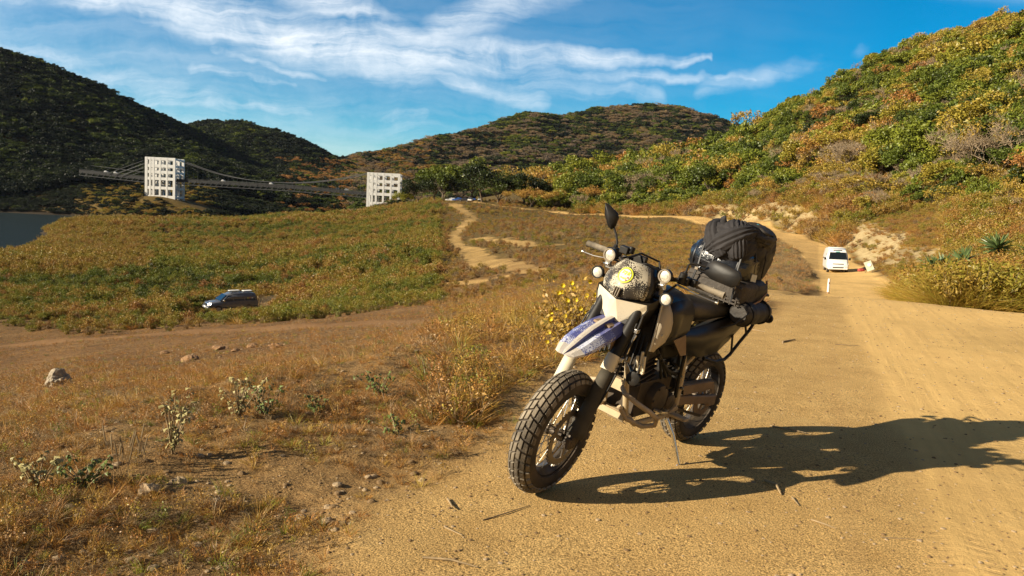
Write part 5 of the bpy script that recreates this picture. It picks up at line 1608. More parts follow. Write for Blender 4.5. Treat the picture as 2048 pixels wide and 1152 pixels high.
# --- litter right in front: straw, twigs, clods, pebbles -----------------------
def near_litter():
    rng = np.random.default_rng(19)
    x, y = sample_wedge(16000, -.78, .10, 2.2, 9.5, rng, 'log')
    P = onground(x, y)
    rd = road_mask(x, y)
    f = fbm(x, y, .55, 3, 98); f1 = fbm(x, y, 1.6, 3, 99)
    edge = sstep(-x / y, .05, .45)
    ok = (rng.random(len(x)) < np.clip((1 - rd) * (.46 + .9 * f + .6 * f1 + .2 * edge), 0.03 * (1 - rd), 1)) & (rd < .6)
    P, x, y, f, f1 = P[ok], x[ok], y[ok], f[ok], f1[ok]; n = len(x)
    tint = np.clip(.80 + rng.normal(0, .08, n) + .1 * f1, .5, .97)
    g_ = (rng.random(n) < .09); tint = np.where(g_, rng.uniform(.3, .52, n), tint)
    s = rng.uniform(.13, .30, n) * (1 + .5 * np.clip(f1, 0, 1))
    idx = rng.choice([1, 1, 3, 5, 5, 4, 0], n)
    tilt = rng.normal(0, .35, (n, 2))
    scatter('straw_litter', [o.copy() for o in grass_lib], P, s, rng.uniform(0, 6.28, n), idx, tint, 'straw, twigs and dead weeds littering the road shoulder', tilt=tilt, cat='litter')
    # pebbles and clods
    import bmesh
    libp = []
    for k in range(5):
        bm = bmesh.new(); bmesh.ops.create_icosphere(bm, subdivisions=2, radius=1)
        for v in bm.verts:
            q = fbm(np.array([v.co.x * 2 + k * 7]), np.array([v.co.y * 2 + v.co.z * 3]), 1.6, 3, 60 + k)[0]
            v.co *= 1 + .38 * float(q); v.co.z *= .6
        me = bpy.data.meshes.new('pebble'); bm.to_mesh(me); bm.free(); me.materials.append(M_STONE if k % 2 else M_CLOD)
        libp.append(bpy.data.objects.new('pebble', me))
    x, y = sample_wedge(20000, -.78, .78, 2.2, 24, rng, 'log')
    rd = road_mask(x, y); s_ = track_s(x, y)
    keep = rng.random(len(x)) < np.where(rd > .5, np.where(s_ > 0, .30, .22), .5)
    x, y = x[keep], y[keep]; rd = rd[keep]; n = len(x)
    sz = .0035 + .010 * rng.random(n) ** 4 * np.where(rd > .5, .7, 2.0) + .0006 * y
    scatter('gravel', libp, onground(x, y, 0), sz, rng.uniform(0, 6.28, n), rng.integers(0, 5, n), rng.random(n), 'loose pebbles and clods scattered on the dirt', cat='gravel')
M_STONE = simple_mat('pale_stone', (.36, .26, .15), .9, noise=.3, nscale=3)
M_CLOD = simple_mat('dirt_clod', (.20, .125, .055), .95, noise=.3, nscale=3)
near_litter()
# ------------------------------------------------------------------ suspension bridge
M_CONC = simple_mat('white_concrete', (.88, .87, .84), .8, noise=.08, nscale=.6)
M_DECK = simple_mat('dark_steel_deck', (.025, .025, .025), .7)
M_STRUT = simple_mat('grey_strut', (.07, .07, .07), .7)
M_CABLE = simple_mat('steel_cable', (.13, .13, .13), .5, metal=.3)
TWX = [0, 2.1, 4.1, 7.7, 11.5, 15.6]
TWZ = [0, 4.0, 7.5, 11.2, 16.4, 21.4, 26.5]
def tower(name, px, py, Y, yaw, label, wscale=1.0):
    p = at(px, py, Y)
    root = empty(name, (p.x, p.y, p.z - TWZ[-1]), math.radians(yaw))
    tag(root, label, 'bridge tower', 'towers of the suspension bridge')
    H = TWZ[-1]
    ys = [0, 6.5, 13]
    for j, y in enumerate(ys):
        g = MB()
        for i, x in enumerate(TWX):
            if j == 1 and i in (1, 2, 3, 4): continue
            w_ = 1.35 if i in (0, 5) else 1.0
            g.box((x * wscale, y, H / 2), (w_, 1.1, H))
        for k, z in enumerate(TWZ[:-1]):
            if j == 1: continue
            zz = H - z - .6
            t_ = 1.6 if k else 1.5
            g.box((TWX[5] * wscale / 2, y, zz), (TWX[5] * wscale + 1.15, 1.0, t_))
        g.build('frame_face' if j != 1 else 'middle_columns', M_CONC, root, smooth=False)
    for i in (0, 2, 3, 5):
        g = MB()
        for k, z in enumerate(TWZ[:-1]):
            g.box((TWX[i] * wscale, 6.5, H - z - .65), (.8, 12.98, .9))
        g.build('cross_beams', M_CONC, root, smooth=False)
    return root
TW1 = tower('bridge_tower', 293, 314, 450, 2, 'white concrete lattice tower of the bridge at the foot of the dark left hill')
TW2 = tower('bridge_tower', 737, 345, 446, 4, 'white concrete lattice tower of the bridge beside the yellowish knoll and trees', 1.10)
br = empty('suspension_bridge', tuple(at(470, 366, 456)))
tag(br, 'dark suspension bridge deck with hanging cables spanning between the two white towers', 'bridge')
br_off = Vector(br.location)
def BP(px, py, Y): return at(px, py, Y) - br_off
g = MB()
yd = 456
dl = [BP(165, 343, yd), BP(292, 357, yd), BP(590, 375, yd), BP(737, 388, yd), BP(830, 396, yd)]
for a, b in zip(dl[:-1], dl[1:]): g.beam(a, b, 7.2, 1.7)
g.build('deck', M_DECK, br, smooth=False)
g = MB()
for off in (-3.6, 3.6):
    for a, b in zip(dl[:-1], dl[1:]):
        n = max(2, int((b - a).length / 3.1))
        o_ = Vector((0, off, 0))
        for k in range(n):
            p = a + (b - a) * (k / n) + o_; q = a + (b - a) * ((k + .55) / n) + o_
            g.beam(p + Vector((0, 0, -2.1)), q + Vector((0, 0, -.1)), .22, .22)
        g.beam(a + o_ + Vector((0, 0, -2.2)), b + o_ + Vector((0, 0, -2.2)), .3, .3)
        g.beam(a + o_ + Vector((0, 0, 1.2)), b + o_ + Vector((0, 0, 1.2)), .12, .12)
g.build('truss', M_STRUT, br, smooth=False)
def deck_z(x):
    for a, b in zip(dl[:-1], dl[1:]):
        if a.x <= x <= b.x: return a.z + (b.z - a.z) * (x - a.x) / (b.x - a.x)
    return dl[-1].z
for off in (-4.0, 4.0):
    o_ = Vector((0, off, 0))
    P = [BP(368, 324, yd) + o_, BP(443, 349, yd) + o_, BP(516, 362, yd) + o_, BP(589, 366, yd) + o_, BP(660, 361, yd) + o_, BP(739, 347, yd) + o_]
    pts = []
    for i in range(41):
        f = i / 40 * 5; k = min(int(f), 4); t = f - k
        p0, p1, p2, p3 = P[max(k - 1, 0)], P[k], P[k + 1], P[min(k + 2, 5)]
        pts.append(.5 * ((2 * p1) + (p2 - p0) * t + (2 * p0 - 5 * p1 + 4 * p2 - p3) * t * t + (3 * p1 - p0 - 3 * p2 + p3) * t ** 3))
    g = MB(); g.tube(pts, .20, 5)
    cb = g.build('main_cable', M_CABLE, br)
    g = MB()
    for p in pts[2:-2:2]: g.tube([p, Vector((p.x, p.y, deck_z(p.x)))], .05, 3, cap=False)
    g.build('hangers', M_CABLE, cb)
    for (x0, y0), (x1, y1) in (((293, 322), (222, 348)), ((293, 329), (236, 350)), ((293, 337), (250, 352)), ((293, 345), (190, 332))):
        g = MB(); g.tube([BP(x0, y0, yd) + o_, BP(x1, y1, yd) + o_], .11, 4); g.build('backstay', M_CABLE, br)

# ------------------------------------------------------------------ vehicles
M_GLASS = simple_mat('dark_window_glass', (.008, .012, .014), .06, coat=.6)
M_TYRE = simple_mat('car_tyre', (.02, .018, .016), .85, dust=.3)
M_HUBC = simple_mat('wheel_rim_grey', (.35, .35, .34), .4, metal=.6)
def car_wheel(root, x, y, r, w_):
    g = MB(); s_ = 1 if y > 0 else -1
    g.lathe([(r * .62, -w_ / 2), (r * .94, -w_ / 2), (r, -w_ * .3), (r, w_ * .3), (r * .94, w_ / 2), (r * .62, w_ / 2)], (x, y, r), (0, 1, 0), 24, closed=True)
    t = g.build('wheel', M_TYRE, root)
    g = MB(); g.lathe([(0, s_ * w_ * .42), (r * .2, s_ * w_ * .46), (r * .55, s_ * w_ * .34), (r * .63, s_ * w_ * .48), (r * .63, s_ * w_ * .1), (0, s_ * w_ * .1)], (x, y, r), (0, 1, 0), 20)
    g.build('rim', M_HUBC, t)
def ring(x, zb, zt, w_, tw=None, n=6):
    tw = w_ if tw is None else tw
    return [Vector((x, y, z)) for y, z in ((-w_ * .9, zb), (-w_, zb + .12), (-w_, zb + (zt - zb) * .6), (-tw, zt - .05), (-tw + .08, zt), (tw - .08, zt), (tw, zt - .05), (w_, zb + (zt - zb) * .6), (w_, zb + .12), (w_ * .9, zb))]
def quad_panel(name, pts, mat, root, th=.008):
    g = MB(); a, b, c = Vector(pts[0]), Vector(pts[1]), Vector(pts[2])
    n = (b - a).cross(c - a).normalized() * th
    ctr = sum((Vector(p) for p in pts), Vector()) / len(pts)
    if n.dot(ctr - Vector((ctr.x * .5, 0, ctr.z * .8))) < 0: n = -n
    g.prism([Vector(p) - n for p in pts], n * 2)
    return g.build(name, mat, root, bevel=.004)

# oncoming high-roof passenger van
van = empty('van', tuple(hit(1670, 543, 50)))
van.location.z = float(height(np.array([van.location.x]), np.array([van.location.y]))[0])
_d = Vector((-van.location.x * .92, -van.location.y, 0)); van.rotation_euler = (math.radians(1.5), 0, math.atan2(_d.y, _d.x) + math.radians(4))
tag(van, 'white high-roof passenger van driving towards us on the dirt road', 'van')
M_VW = simple_mat('white_van_paint', (.82, .82, .80), .3, coat=.5, dust=.12)
g = MB()
R_ = [(-2.5, .45, 1.55, .90, .86), (-2.4, .32, 2.15, .94, .80), (-1.6, .30, 2.26, .95, .80), (.6, .30, 2.27, .95, .78), (1.35, .30, 2.12, .95, .72)]
g.loft([ring(*r) for r in R_])
g.loft([ring(1.25, .30, 1.62, .95, .86), ring(1.75, .30, 1.32, .95, .86), ring(2.2, .32, 1.10, .93, .82), ring(2.42, .36, .92, .88, .78), ring(2.48, .42, .78, .80, .72)])
g.loft([ring(1.34, 1.05, 2.12, .90, .72), ring(1.80, 1.05, 1.35, .93, .84)])
vb = g.build('body', M_VW, van, bevel=.03)
quad_panel('windscreen', [(1.905, -.80, 1.22), (1.905, .80, 1.22), (1.51, .68, 1.86), (1.51, -.68, 1.86)], M_GLASS, van, .05)
quad_panel('roof_strip', [(1.395, -.40, 2.02), (1.395, .40, 2.02), (1.37, .36, 2.09), (1.37, -.36, 2.09)], M_GLASS, van, .03)
quad_panel('lettered_band', [(1.50, -.16, 1.90), (1.50, .16, 1.90), (1.46, .16, 1.96), (1.46, -.16, 1.96)], simple_mat('teal_band', (.12, .45, .42), .5), van, .035)
for s_ in (-1, 1):
    quad_panel('side_window', [(-2.1, s_ * .952, 1.2), (1.0, s_ * .952, 1.2), (.9, s_ * .87, 1.75), (-2.1, s_ * .87, 1.75)], M_GLASS, van, .012)
    quad_panel('headlight', [(2.42, s_ * .58, .86), (2.30, s_ * .90, .92), (2.36, s_ * .89, .76), (2.47, s_ * .58, .74)], M_LENS, van, .03)
    quad_panel('fog_lamp', [(2.49, s_ * .62, .52), (2.46, s_ * .80, .52), (2.46, s_ * .80, .43), (2.49, s_ * .62, .43)], M_BLK, van, .03)
    g = MB(); g.box((1.55, s_ * 1.07, 1.28), (.10, .16, .22)); g.beam((1.6, s_ * .9, 1.2), (1.57, s_ * 1.05, 1.25), .04, .04); g.build('wing_mirror', M_BLK, van, bevel=.02)
    for x in (1.65, -1.45): car_wheel(van, x, s_ * .80, .33, .22)
g = MB(); g.box((2.46, 0, .83), (.06, .95, .08)); g.box((2.50, 0, .50), (.05, .95, .10)); g.build('grille', M_BLK, van, bevel=.01)
g = MB(); g.box((2.44, 0, .42), (.16, 1.68, .20)); g.build('bumper', M_VW, van, bevel=.04)
g = MB()
for k in range(7): g.box((-1.4 + .38 * k, 0, 2.275), (.06, 1.25, .03))
g.build('roof_ribs', M_VW, van, bevel=.01)

# dark sport-utility wagon on the track through the brush
suv = empty('suv', (SUVP[0], SUVP[1], float(height(np.array([SUVP[0]]), np.array([SUVP[1]]))[0])))
suv.rotation_euler = (math.radians(-1.5), math.radians(1), math.radians(180 + 38))
tag(suv, 'dusty dark blue sport-utility car with loaded roof rack driving through the brush', 'car')
M_NAVY = simple_mat('dark_blue_paint', (.055, .072, .11), .28, coat=.6, dust=.35, dustcol=(.22, .19, .16))
g = MB()
g.loft([ring(-2.35, .55, 1.0, .80), ring(-2.25, .45, 1.12, .90, .86), ring(-1.0, .40, 1.14, .93, .88), ring(.9, .40, 1.10, .93, .88), ring(1.2, .40, 1.08, .92, .86), ring(1.9, .42, 1.0, .90, .80), ring(2.25, .48, .90, .84, .74), ring(2.33, .55, .80, .76, .70)])
g.loft([ring(-2.22, 1.05, 1.12, .86), ring(-2.1, 1.05, 1.70, .86, .66), ring(-1.6, 1.05, 1.80, .87, .68), ring(.1, 1.05, 1.80, .87, .66), ring(.55, 1.05, 1.66, .87, .64), ring(1.22, 1.02, 1.12, .87, .80)])
g.build('body', M_NAVY, suv, bevel=.03)
quad_panel('windscreen', [(1.24, -.76, 1.14), (1.24, .76, 1.14), (.64, .62, 1.63), (.64, -.62, 1.63)], M_GLASS, suv, .035)
for s_ in (-1, 1):
    for x0, x1, x2, x3 in ((1.0, .12, .12, .52), (.02, -.95, -.95, .02), (-1.05, -2.0, -1.85, -1.05)):
        quad_panel('side_window', [(x0, s_ * .875, 1.18), (x1, s_ * .875, 1.18), (x2, s_ * .74, 1.62), (x3, s_ * .74, 1.62)], M_GLASS, suv, .022)
    quad_panel('headlight', [(2.26, s_ * .52, .92), (2.05, s_ * .84, .96), (2.14, s_ * .85, .78), (2.33, s_ * .52, .76)], M_LENS, suv, .04)
    g = MB(); g.box((.98, s_ * 1.02, 1.18), (.12, .18, .14)); g.build('wing_mirror', M_CHROME, suv, bevel=.02)
    for x in (1.45, -1.35): car_wheel(suv, x, s_ * .80, .38, .25)
g = MB(); g.box((2.33, 0, .82), (.06, .85, .15)); g.build('grille', M_CHROME, suv, bevel=.01)
g = MB(); g.box((2.33, 0, .52), (.2, 1.6, .2)); g.build('bumper', M_HUBC, suv, bevel=.04)
g = MB(); g.box((2.44, .0, .60), (.02, .5, .11)); g.build('number_plate', M_CONC, suv)
for nm, mt, x in (('yellow_sticker', ST_Y, -1.25), ('orange_sticker', simple_mat('orange_sticker_film', (.6, .16, .05), .5), -1.42), ('pale_sticker', ST_W, -1.66)):
    quad_panel(nm, [(x, .862, 1.28), (x - .14, .862, 1.28), (x - .14, .80, 1.48), (x, .80, 1.48)], mt, suv, .03)
g = MB()
for s_ in (-1, 1): g.tube([(-1.9, s_ * .62, 1.80), (-1.85, s_ * .62, 1.90), (.1, s_ * .62, 1.90), (.2, s_ * .62, 1.78)], .025, 6)
for k in range(5): g.box((-1.75 + .42 * k, 0, 1.89), (.06, 1.25, .025))
g.build('roof_rack', M_BLK, suv)
g = MB(); g.box((-.35, -.28, 1.94), (1.0, .42, .05)); bd = g.build('roof_board', M_CONC, suv, bevel=.02)
g = MB(); g.box((-1.45, .2, 1.94), (.85, .5, .06)); g.build('roof_board', M_CONC, suv, bevel=.02)

# cars parked under the trees and on the bridge
def small_car(loc, rz, mat, label, cat='car', name='parked_car', group=None, tall=1.0):
    e = empty(name, loc, rz); tag(e, label, cat, group)
    if name == 'bridge_vehicle': e.scale = (.62, .7, .62)
    g = MB()
    g.loft([ring(-2.1, .40, .82, .74), ring(-1.9, .30, .92, .84), ring(.9, .30, .92, .84), ring(1.8, .32, .80, .80), ring(2.1, .38, .68, .70)])
    g.loft([ring(-1.9, .85, .95, .78, .72), ring(-1.4, .85, 1.42 * tall, .78, .62), ring(.0, .85, 1.46 * tall, .78, .62), ring(.95, .85, .95, .78, .70)])
    g.build('body', mat, e, bevel=.03)
    quad_panel('windscreen', [(.93, -.66, .96), (.93, .66, .96), (.12, .56, 1.40 * tall), (.12, -.56, 1.40 * tall)], M_GLASS, e, .03)
    for s_ in (-1, 1):
        quad_panel('side_window', [(.7, s_ * .785, .97), (-1.6, s_ * .785, .97), (-1.3, s_ * .66, 1.36 * tall), (.05, s_ * .66, 1.36 * tall)], M_GLASS, e, .02)
        for x in (1.3, -1.25): car_wheel(e, x, s_ * .72, .31, .2)
    return e
CB = [simple_mat('blue_car_paint', (.04, .12, .42), .3, coat=.5), simple_mat('silver_car_paint', (.55, .57, .6), .3, coat=.5), simple_mat('white_car_paint', (.8, .8, .8), .3, coat=.5), simple_mat('dark_car_paint', (.03, .035, .05), .3, coat=.5)]
for px, rz, m_, lb in ((902, 2.9, 1, 'silver car parked farthest left in the row under the trees'), (915, 3.2, 0, 'blue car parked in the left part of the row under the trees'), (928, 3.0, 3, 'dark car parked in the middle of the row under the trees'), (941, 4.6, 2, 'white car parked end-on in the row under the trees'), (951, 4.4, 0, 'blue car parked next to the white one at the right end of the row'), (960, 4.8, 1, 'silver car parked last on the right of the row')):
    p = at(px, 400, 300 + 3 * math.sin(px)); z = float(height(np.array([p.x]), np.array([p.y]))[0])
    small_car((p.x, p.y, z), rz, CB[m_], lb, group='cars parked under the trees')
for px, rz, m_, lb in ((213, .05, 2, 'white vehicle at the left end of the bridge, leading the pair'), (232, .05, 2, 'white vehicle at the left end of the bridge, nearer the tower'), (447, .05, 2, 'white vehicle on the bridge just right of the left tower'), (543, .05, 2, 'small white vehicle at the middle of the bridge'), (676, .05, 3, 'dark vehicle on the bridge near the right tower'), (694, .05, 2, 'white vehicle on the bridge nearest the right tower')):
    p = at(px, 370, yd); zz = deck_z(p.x - br_off.x) + br_off.z + 1.0 - .14
    small_car((p.x, p.y, zz), rz, CB[m_], lb, name='bridge_vehicle', group='vehicles crossing the bridge', tall=1.25)

# ------------------------------------------------------------------ roadside pieces
M_PW = simple_mat('white_post_paint', (.78, .77, .72), .6, dust=.1)
pb = Vector(hit(1656, 587, 30)); 
post = empty('marker_post', (pb.x, pb.y, pb.z - .03)); tag(post, 'white roadside marker post with a dark foot at the left edge of the dirt road', 'marker post')
g = MB(); g.tube([(0, 0, .12), (0, 0, .90), (0, 0, .92)], [.075, .07, .05], 14); g.build('shaft', M_PW, post)
g = MB(); g.tube([(0, 0, -.1), (0, 0, .12)], [.078, .076], 14); g.build('foot', M_TAN, post)
g = MB(); g.box((-.01, -.073, .66), (.06, .01, .09)); g.build('reflector', simple_mat('reflector_red', (.3, .04, .03), .3), post)
sp_ = Vector(hit(1737, 546, 40))
sign = empty('warning_sign', (sp_.x, sp_.y, sp_.z), math.radians(-8)); tag(sign, 'small pale warning board leaning at the right edge of the road behind the van', 'sign')
Mt = Matrix.Rotation(math.radians(-24), 3, 'Y') @ Matrix.Rotation(math.radians(-14), 3, 'X')
g = MB(); g.box((0, 0, .62), (.62, .03, .86), Mt); g.build('board', simple_mat('pale_sign_face', (.62, .62, .48), .5, dust=.1), sign, bevel=.01)
g = MB(); g.lathe([(0, 0), (.16, 0), (.16, .012), (0, .012)], Vector((-.02, -.03, .72)), Mt @ Vector((0, -1, 0)), 24); g.build('round_emblem', simple_mat('sign_emblem', (.8, .8, .85), .4), sign)
g = MB()
for x in (-.25, .28): g.beam((x + .1, .02, .3), (x + .05, .25, -.05), .035, .035)
g.build('sign_legs', M_STEEL, sign)
fp = Vector(hit(1722, 543, 40))
g = MB(); rbox(g, (0, 0, .13), (.30, .20, .16), None, p=2.6, wr=.2, seed=5); o = g.build('sandbag', simple_mat('red_white_sack', (.42, .07, .06), .8, noise=.6, nscale=6)); o.location = fp; tag(o, 'red and white sandbag lying at the foot of the pale warning board', 'sandbag')

def rock(px, py, r, name, label, cat, mat, group=None, seed=1, flat=.75):
    import bmesh
    p = Vector(hit(px, py, 2))
    bm = bmesh.new(); bmesh.ops.create_icosphere(bm, subdivisions=4, radius=1)
    for v in bm.verts:
        n = float(fbm(np.array([v.co.x * 1.1 + seed * 5.3 + v.co.z]), np.array([v.co.y * 1.1 - v.co.z * .7]), .8, 5, seed)[0])
        q = max(-.35, min(.4, n)); v.co *= 1 + .75 * q; v.co.z *= flat
        if v.co.z < -.35: v.co.z = -.35
    me = bpy.data.meshes.new(name); bm.to_mesh(me); bm.free(); me.materials.append(mat)
    o = bpy.data.objects.new(name, me); COL.objects.link(o); o.scale = (r, r, r); o.location = (p.x, p.y, p.z + .25 * r); o.rotation_euler = (0, 0, seed)
    tag(o, label, cat, group)
    return o
M_ROCK = simple_mat('grey_rock', (.34, .28, .20), .9, noise=.35, nscale=2.5, bump=.6, bscale=9)
M_CLAY = simple_mat('clay_lump', (.30, .17, .08), .95, noise=.4, nscale=3, bump=.6, bscale=10)
rock(117, 770, .13, 'rock', 'pointed grey rock standing alone on the brown slope at left', 'rock', M_ROCK, None, 3, 1.0)
for k, (px, py, r, lb) in enumerate([(440, 700, .12, 'largest clay lump of the broken bank below the brush'), (378, 722, .12, 'dark flat clay slab left of the broken bank'), (505, 695, .09, 'clay lump in the middle of the broken bank'), (552, 697, .10, 'clay lump at the right end of the broken bank'), (470, 703, .07, 'small clay lump between two bigger ones of the broken bank'), (330, 708, .09, 'clay lump far left in front of the bare track'), (542, 757, .035, 'lone dark clay lump on the slope right of the rock')]):
    rock(px, py, r * 1.3, 'clay_lump', lb, 'clay lump', M_CLAY, 'clay lumps of the eroded bank', 11 + k, .45)
for k, (px, py, r, lb) in enumerate([(355, 968, .035, 'pale stone in the straw at the lower left'), (300, 985, .05, 'brown stone sunk in the dead weeds lower left'), (600, 1040, .03, 'small stone at the edge of the bare gravel'), (655, 1046, .03, 'small flat stone right beside another near the bare gravel'), (905, 770, .03, 'stone on the shoulder left of the front wheel')]):
    rock(px, py, r, 'stone', lb, 'stone', M_STONE, 'stones on the road shoulder', 31 + k, .6)

# sticks lying on the dirt
def stick_on(pts, r, label, k):
    P = [Vector((*gpt(px, py), r * .9 + lift)) for px, py, lift in pts]
    c = P[0].copy(); c.z = 0
    g = MB(); g.tube([p - c for p in P], [r] * (len(P) - 1) + [r * .5], 6)
    o = g.build('stick', M_TWIG); o.location = c
    c2 = float(height(np.array([c.x]), np.array([c.y]))[0]); o.location.z = c2
    tag(o, label, 'stick', 'sticks lying on the dirt')
STK = [([(1540, 853, 0), (1580, 862, .006), (1622, 870, 0)], .005, 'straight pale stick lying in the bike shadow behind the stand'), ([(1530, 962, 0), (1552, 975, .012), (1562, 990, 0)], .007, 'short forked pale stick just in front of the shadow'),
       ([(1584, 995, 0), (1598, 1012, 0)], .005, 'tiny dark stick below the forked pale one'), ([(1622, 1041, 0), (1650, 1052, .004), (1672, 1059, 0)], .004, 'thin bent straw stick on the gravel right of the middle'),
       ([(1762, 1076, 0), (1830, 1080, 0)], .003, 'very thin straw across the tyre tracks'), ([(845, 1116, 0), (900, 1122, .004), (955, 1135, 0)], .0045, 'pale straight straw at the bottom centre'), ([(890, 1056, 0), (925, 1072, 0)], .004, 'short pale straw on the gravel left of the front wheel'),
       ([(965, 1042, 0), (1010, 1030, .004), (1060, 1012, 0)], .003, 'dark thin twig just below the front wheel'), ([(1565, 686, 0), (1590, 681, 0)], .012, 'dark bark piece on the sand behind the bike'), ([(1670, 690, 0), (1720, 693, 0)], .006, 'thin straw lying across the far tracks'),
       ([(895, 1000, 0), (905, 1022, .01)], .006, 'stubby pale twig standing out of the gravel'), ([(1505, 660, 0), (1530, 664, 0)], .008, 'small dark twig beside the side pouch')]
for k, (pts, r, lb) in enumerate(STK): stick_on(pts, r, lb, k)

# ------------------------------------------------------------------ plants that stand out
def foliage_obj(acc, name, mats, root, tint):
    o = acc.mesh(name, mats, link=True, parent=root); o['tint'] = tint; return o
M_PALE = simple_mat('pale_green_leaf', (.36, .31, .12), .6, noise=.35, nscale=12)
M_GRN = simple_mat('fresh_green_leaf', (.13, .17, .035), .55, noise=.35, nscale=12)
M_YEL = simple_mat('yellow_petal', (.75, .55, .01), .6, noise=.2)
def weed(px, py, H, W, nst, leaf, mat, label, seed, nl=9, cat='plant', name='weed_plant'):
    nl = 8; H *= .8; W *= 1.15; leaf *= .8
    p = Vector(hit(px, py, 2)); rng = np.random.default_rng(seed)
    root = empty(name, (p.x, p.y, p.z - .01)); tag(root, label, cat)
    st, lf = Acc(), Acc()
    for i in range(nst):
        an = rng.uniform(0, 6.28); e = np.array([math.cos(an) * W * rng.uniform(.1, 1) * .5, math.sin(an) * W * rng.uniform(.1, 1) * .5, H * rng.uniform(.6, 1.05)])
        m_ = e * .5 + np.array([0, 0, .08 * H]); 
        st.put(*stick((0, 0, 0), m_, .004, .003)); st.put(*stick(m_, e, .003, .0015))
        for j in range(nl):
            q = .2 + .8 * j / nl; c = m_ * (1 - q) + e * q if q > .5 else m_ * q * 2 * .9
            a = rng.uniform(0, 6.28); d = np.array([math.cos(a), math.sin(a), rng.uniform(-.2, .5)]); d /= np.linalg.norm(d)
            s_ = np.cross(d, [0, 0, 1.0]) + rng.normal(size=3) * .3; s_ /= np.linalg.norm(s_); L_ = leaf * rng.uniform(.6, 1.2)
            up = np.cross(s_, d)
            V = [c, c + d * L_ * .35 + s_ * L_ * .26 + up * .02 * L_, c + d * L_ * .75 + s_ * L_ * .2 - up * .02, c + d * L_ - up * L_ * .18, c + d * L_ * .75 - s_ * L_ * .2 - up * .02, c + d * L_ * .35 - s_ * L_ * .26 + up * .02 * L_]
            lf.put(V, [(0, 1, 2, 3), (0, 3, 4, 5)])
    st.mesh('stem', [M_TWIG], link=True, parent=root); lf.mesh('leaves', [mat], link=True, parent=root)
    return root, p
weed(345, 908, .42, .30, 14, .036, M_PALE, 'pale yellow-green broad-leaved weed, the tallest on the left shoulder', 51)
weed(478, 835, .36, .34, 14, .034, M_PALE, 'pale leafy weed right behind the tallest one on the left shoulder', 52)
weed(530, 830, .26, .28, 12, .03, M_GRN, 'smaller green weed beside the second pale weed', 53)
weed(170, 975, .20, .34, 14, .034, M_GRN, 'fresh green low weed left of the tall pale weed', 54)
weed(75, 985, .24, .25, 12, .036, M_PALE, 'yellowish weed at the left edge of the photo', 55)
weed(760, 790, .22, .45, 12, .035, M_GRN, 'spreading small-leaved green weed in the middle of the slope', 56)
weed(795, 868, .14, .40, 12, .03, M_GRN, 'low green weed on the shoulder in front of the spreading one', 57)
weed(635, 825, .16, .22, 7, .035, M_GRN, 'tiny green weed between the pale weeds and the spreading weed', 58)
def grass_spikes(px, py, H, n, label, seed):
    p = Vector(hit(px, py, 2)); rng = np.random.default_rng(seed); root = empty('grass_spikes', (p.x, p.y, p.z - .01)); tag(root, label, 'grass')
    g = MB()
    for i in range(n):
        a = rng.uniform(0, 6.28); L_ = H * rng.uniform(.6, 1); o_ = Vector((rng.normal() * .06, rng.normal() * .06, 0)); d = Vector((math.cos(a) * .25, math.sin(a) * .25, 1))
        g.tube([o_, o_ + d * L_ * .6, o_ + d * L_ * .62, o_ + d * L_ * .9, o_ + d * L_], [.0012, .0012, .004, .0045, .001], 5)
    g.build('spikes', M_TWIG, root)
grass_spikes(255, 940, .22, 9, 'upright pale grass spikes between the green and the tall pale weed', 61)
grass_spikes(275, 935, .20, 7, 'shorter grass spikes just beside the tall pale weed', 62)
# yellow-flowered shrub behind the front wheel
yb = Vector(hit(1135, 705, 4)); rng = np.random.default_rng(77)
yroot = empty('flowering_shrub', (yb.x, yb.y, yb.z - .02)); tag(yroot, 'loose dry shrub dotted with yellow flowers left of the bike fender', 'shrub')
st, lf, fl = Acc(), Acc(), Acc()
FLW = [(1126, 571), (1144, 566), (1147, 577), (1118, 586), (1125, 584), (1173, 591), (1180, 563), (1102, 626), (1101, 638), (1098, 664), (1124, 648), (1135, 601), (1112, 618), (1164, 648), (1161, 617), (1094, 684), (1109, 689), (1190, 590), (1100, 642), (1170, 625), (1152, 600), (1130, 632)]
for px, py in FLW:
    q = at(px, py, yb.y + rng.normal() * .12); e = np.array(q - Vector(yroot.location))
    m_ = e * np.array([.4, .4, .6])
    st.put(*stick((rng.normal() * .02, rng.normal() * .02, 0), m_, .004, .003)); st.put(*stick(m_, e, .003, .0015))
    for j in range(14):
        c = m_ + (e - m_) * rng.uniform(-.6, .95) + rng.normal(size=3) * .05
        V, F = quads_leaf(c[None], .03, rng); lf.put(V, F)
    for a in range(9):
        an = a * .698; d = np.array([math.cos(an), -.45 + .2 * math.sin(an), math.sin(an)]); d /= np.linalg.norm(d); s_ = np.cross(d, [0, 1.0, 0]); L_ = .030
        fl.put([e, e + d * L_ * .6 + s_ * .008, e + d * L_, e + d * L_ * .6 - s_ * .008], [(0, 1, 2, 3)])
for i in range(46):
    an = rng.uniform(0, 6.28); e = np.array([math.cos(an) * .33 * rng.uniform(.2, 1) - .05, math.sin(an) * .3, rng.uniform(.3, .85)]); m_ = e * .5 + np.array([0, 0, .08])
    st.put(*stick((0, 0, 0), m_, .004, .003)); st.put(*stick(m_, e, .003, .001))
    for j in range(12):
        c = m_ * .6 + (e - m_ * .6) * rng.uniform(0, 1) + rng.normal(size=3) * .04
        V, F = quads_leaf(c[None], .028, rng); lf.put(V, F)
st.mesh('stem', [M_TWIG], link=True, parent=yroot); foliage_obj(lf, 'leaves', [M_DRY], yroot, .66); fl.mesh('flower_heads', [M_YEL], link=True, parent=yroot)
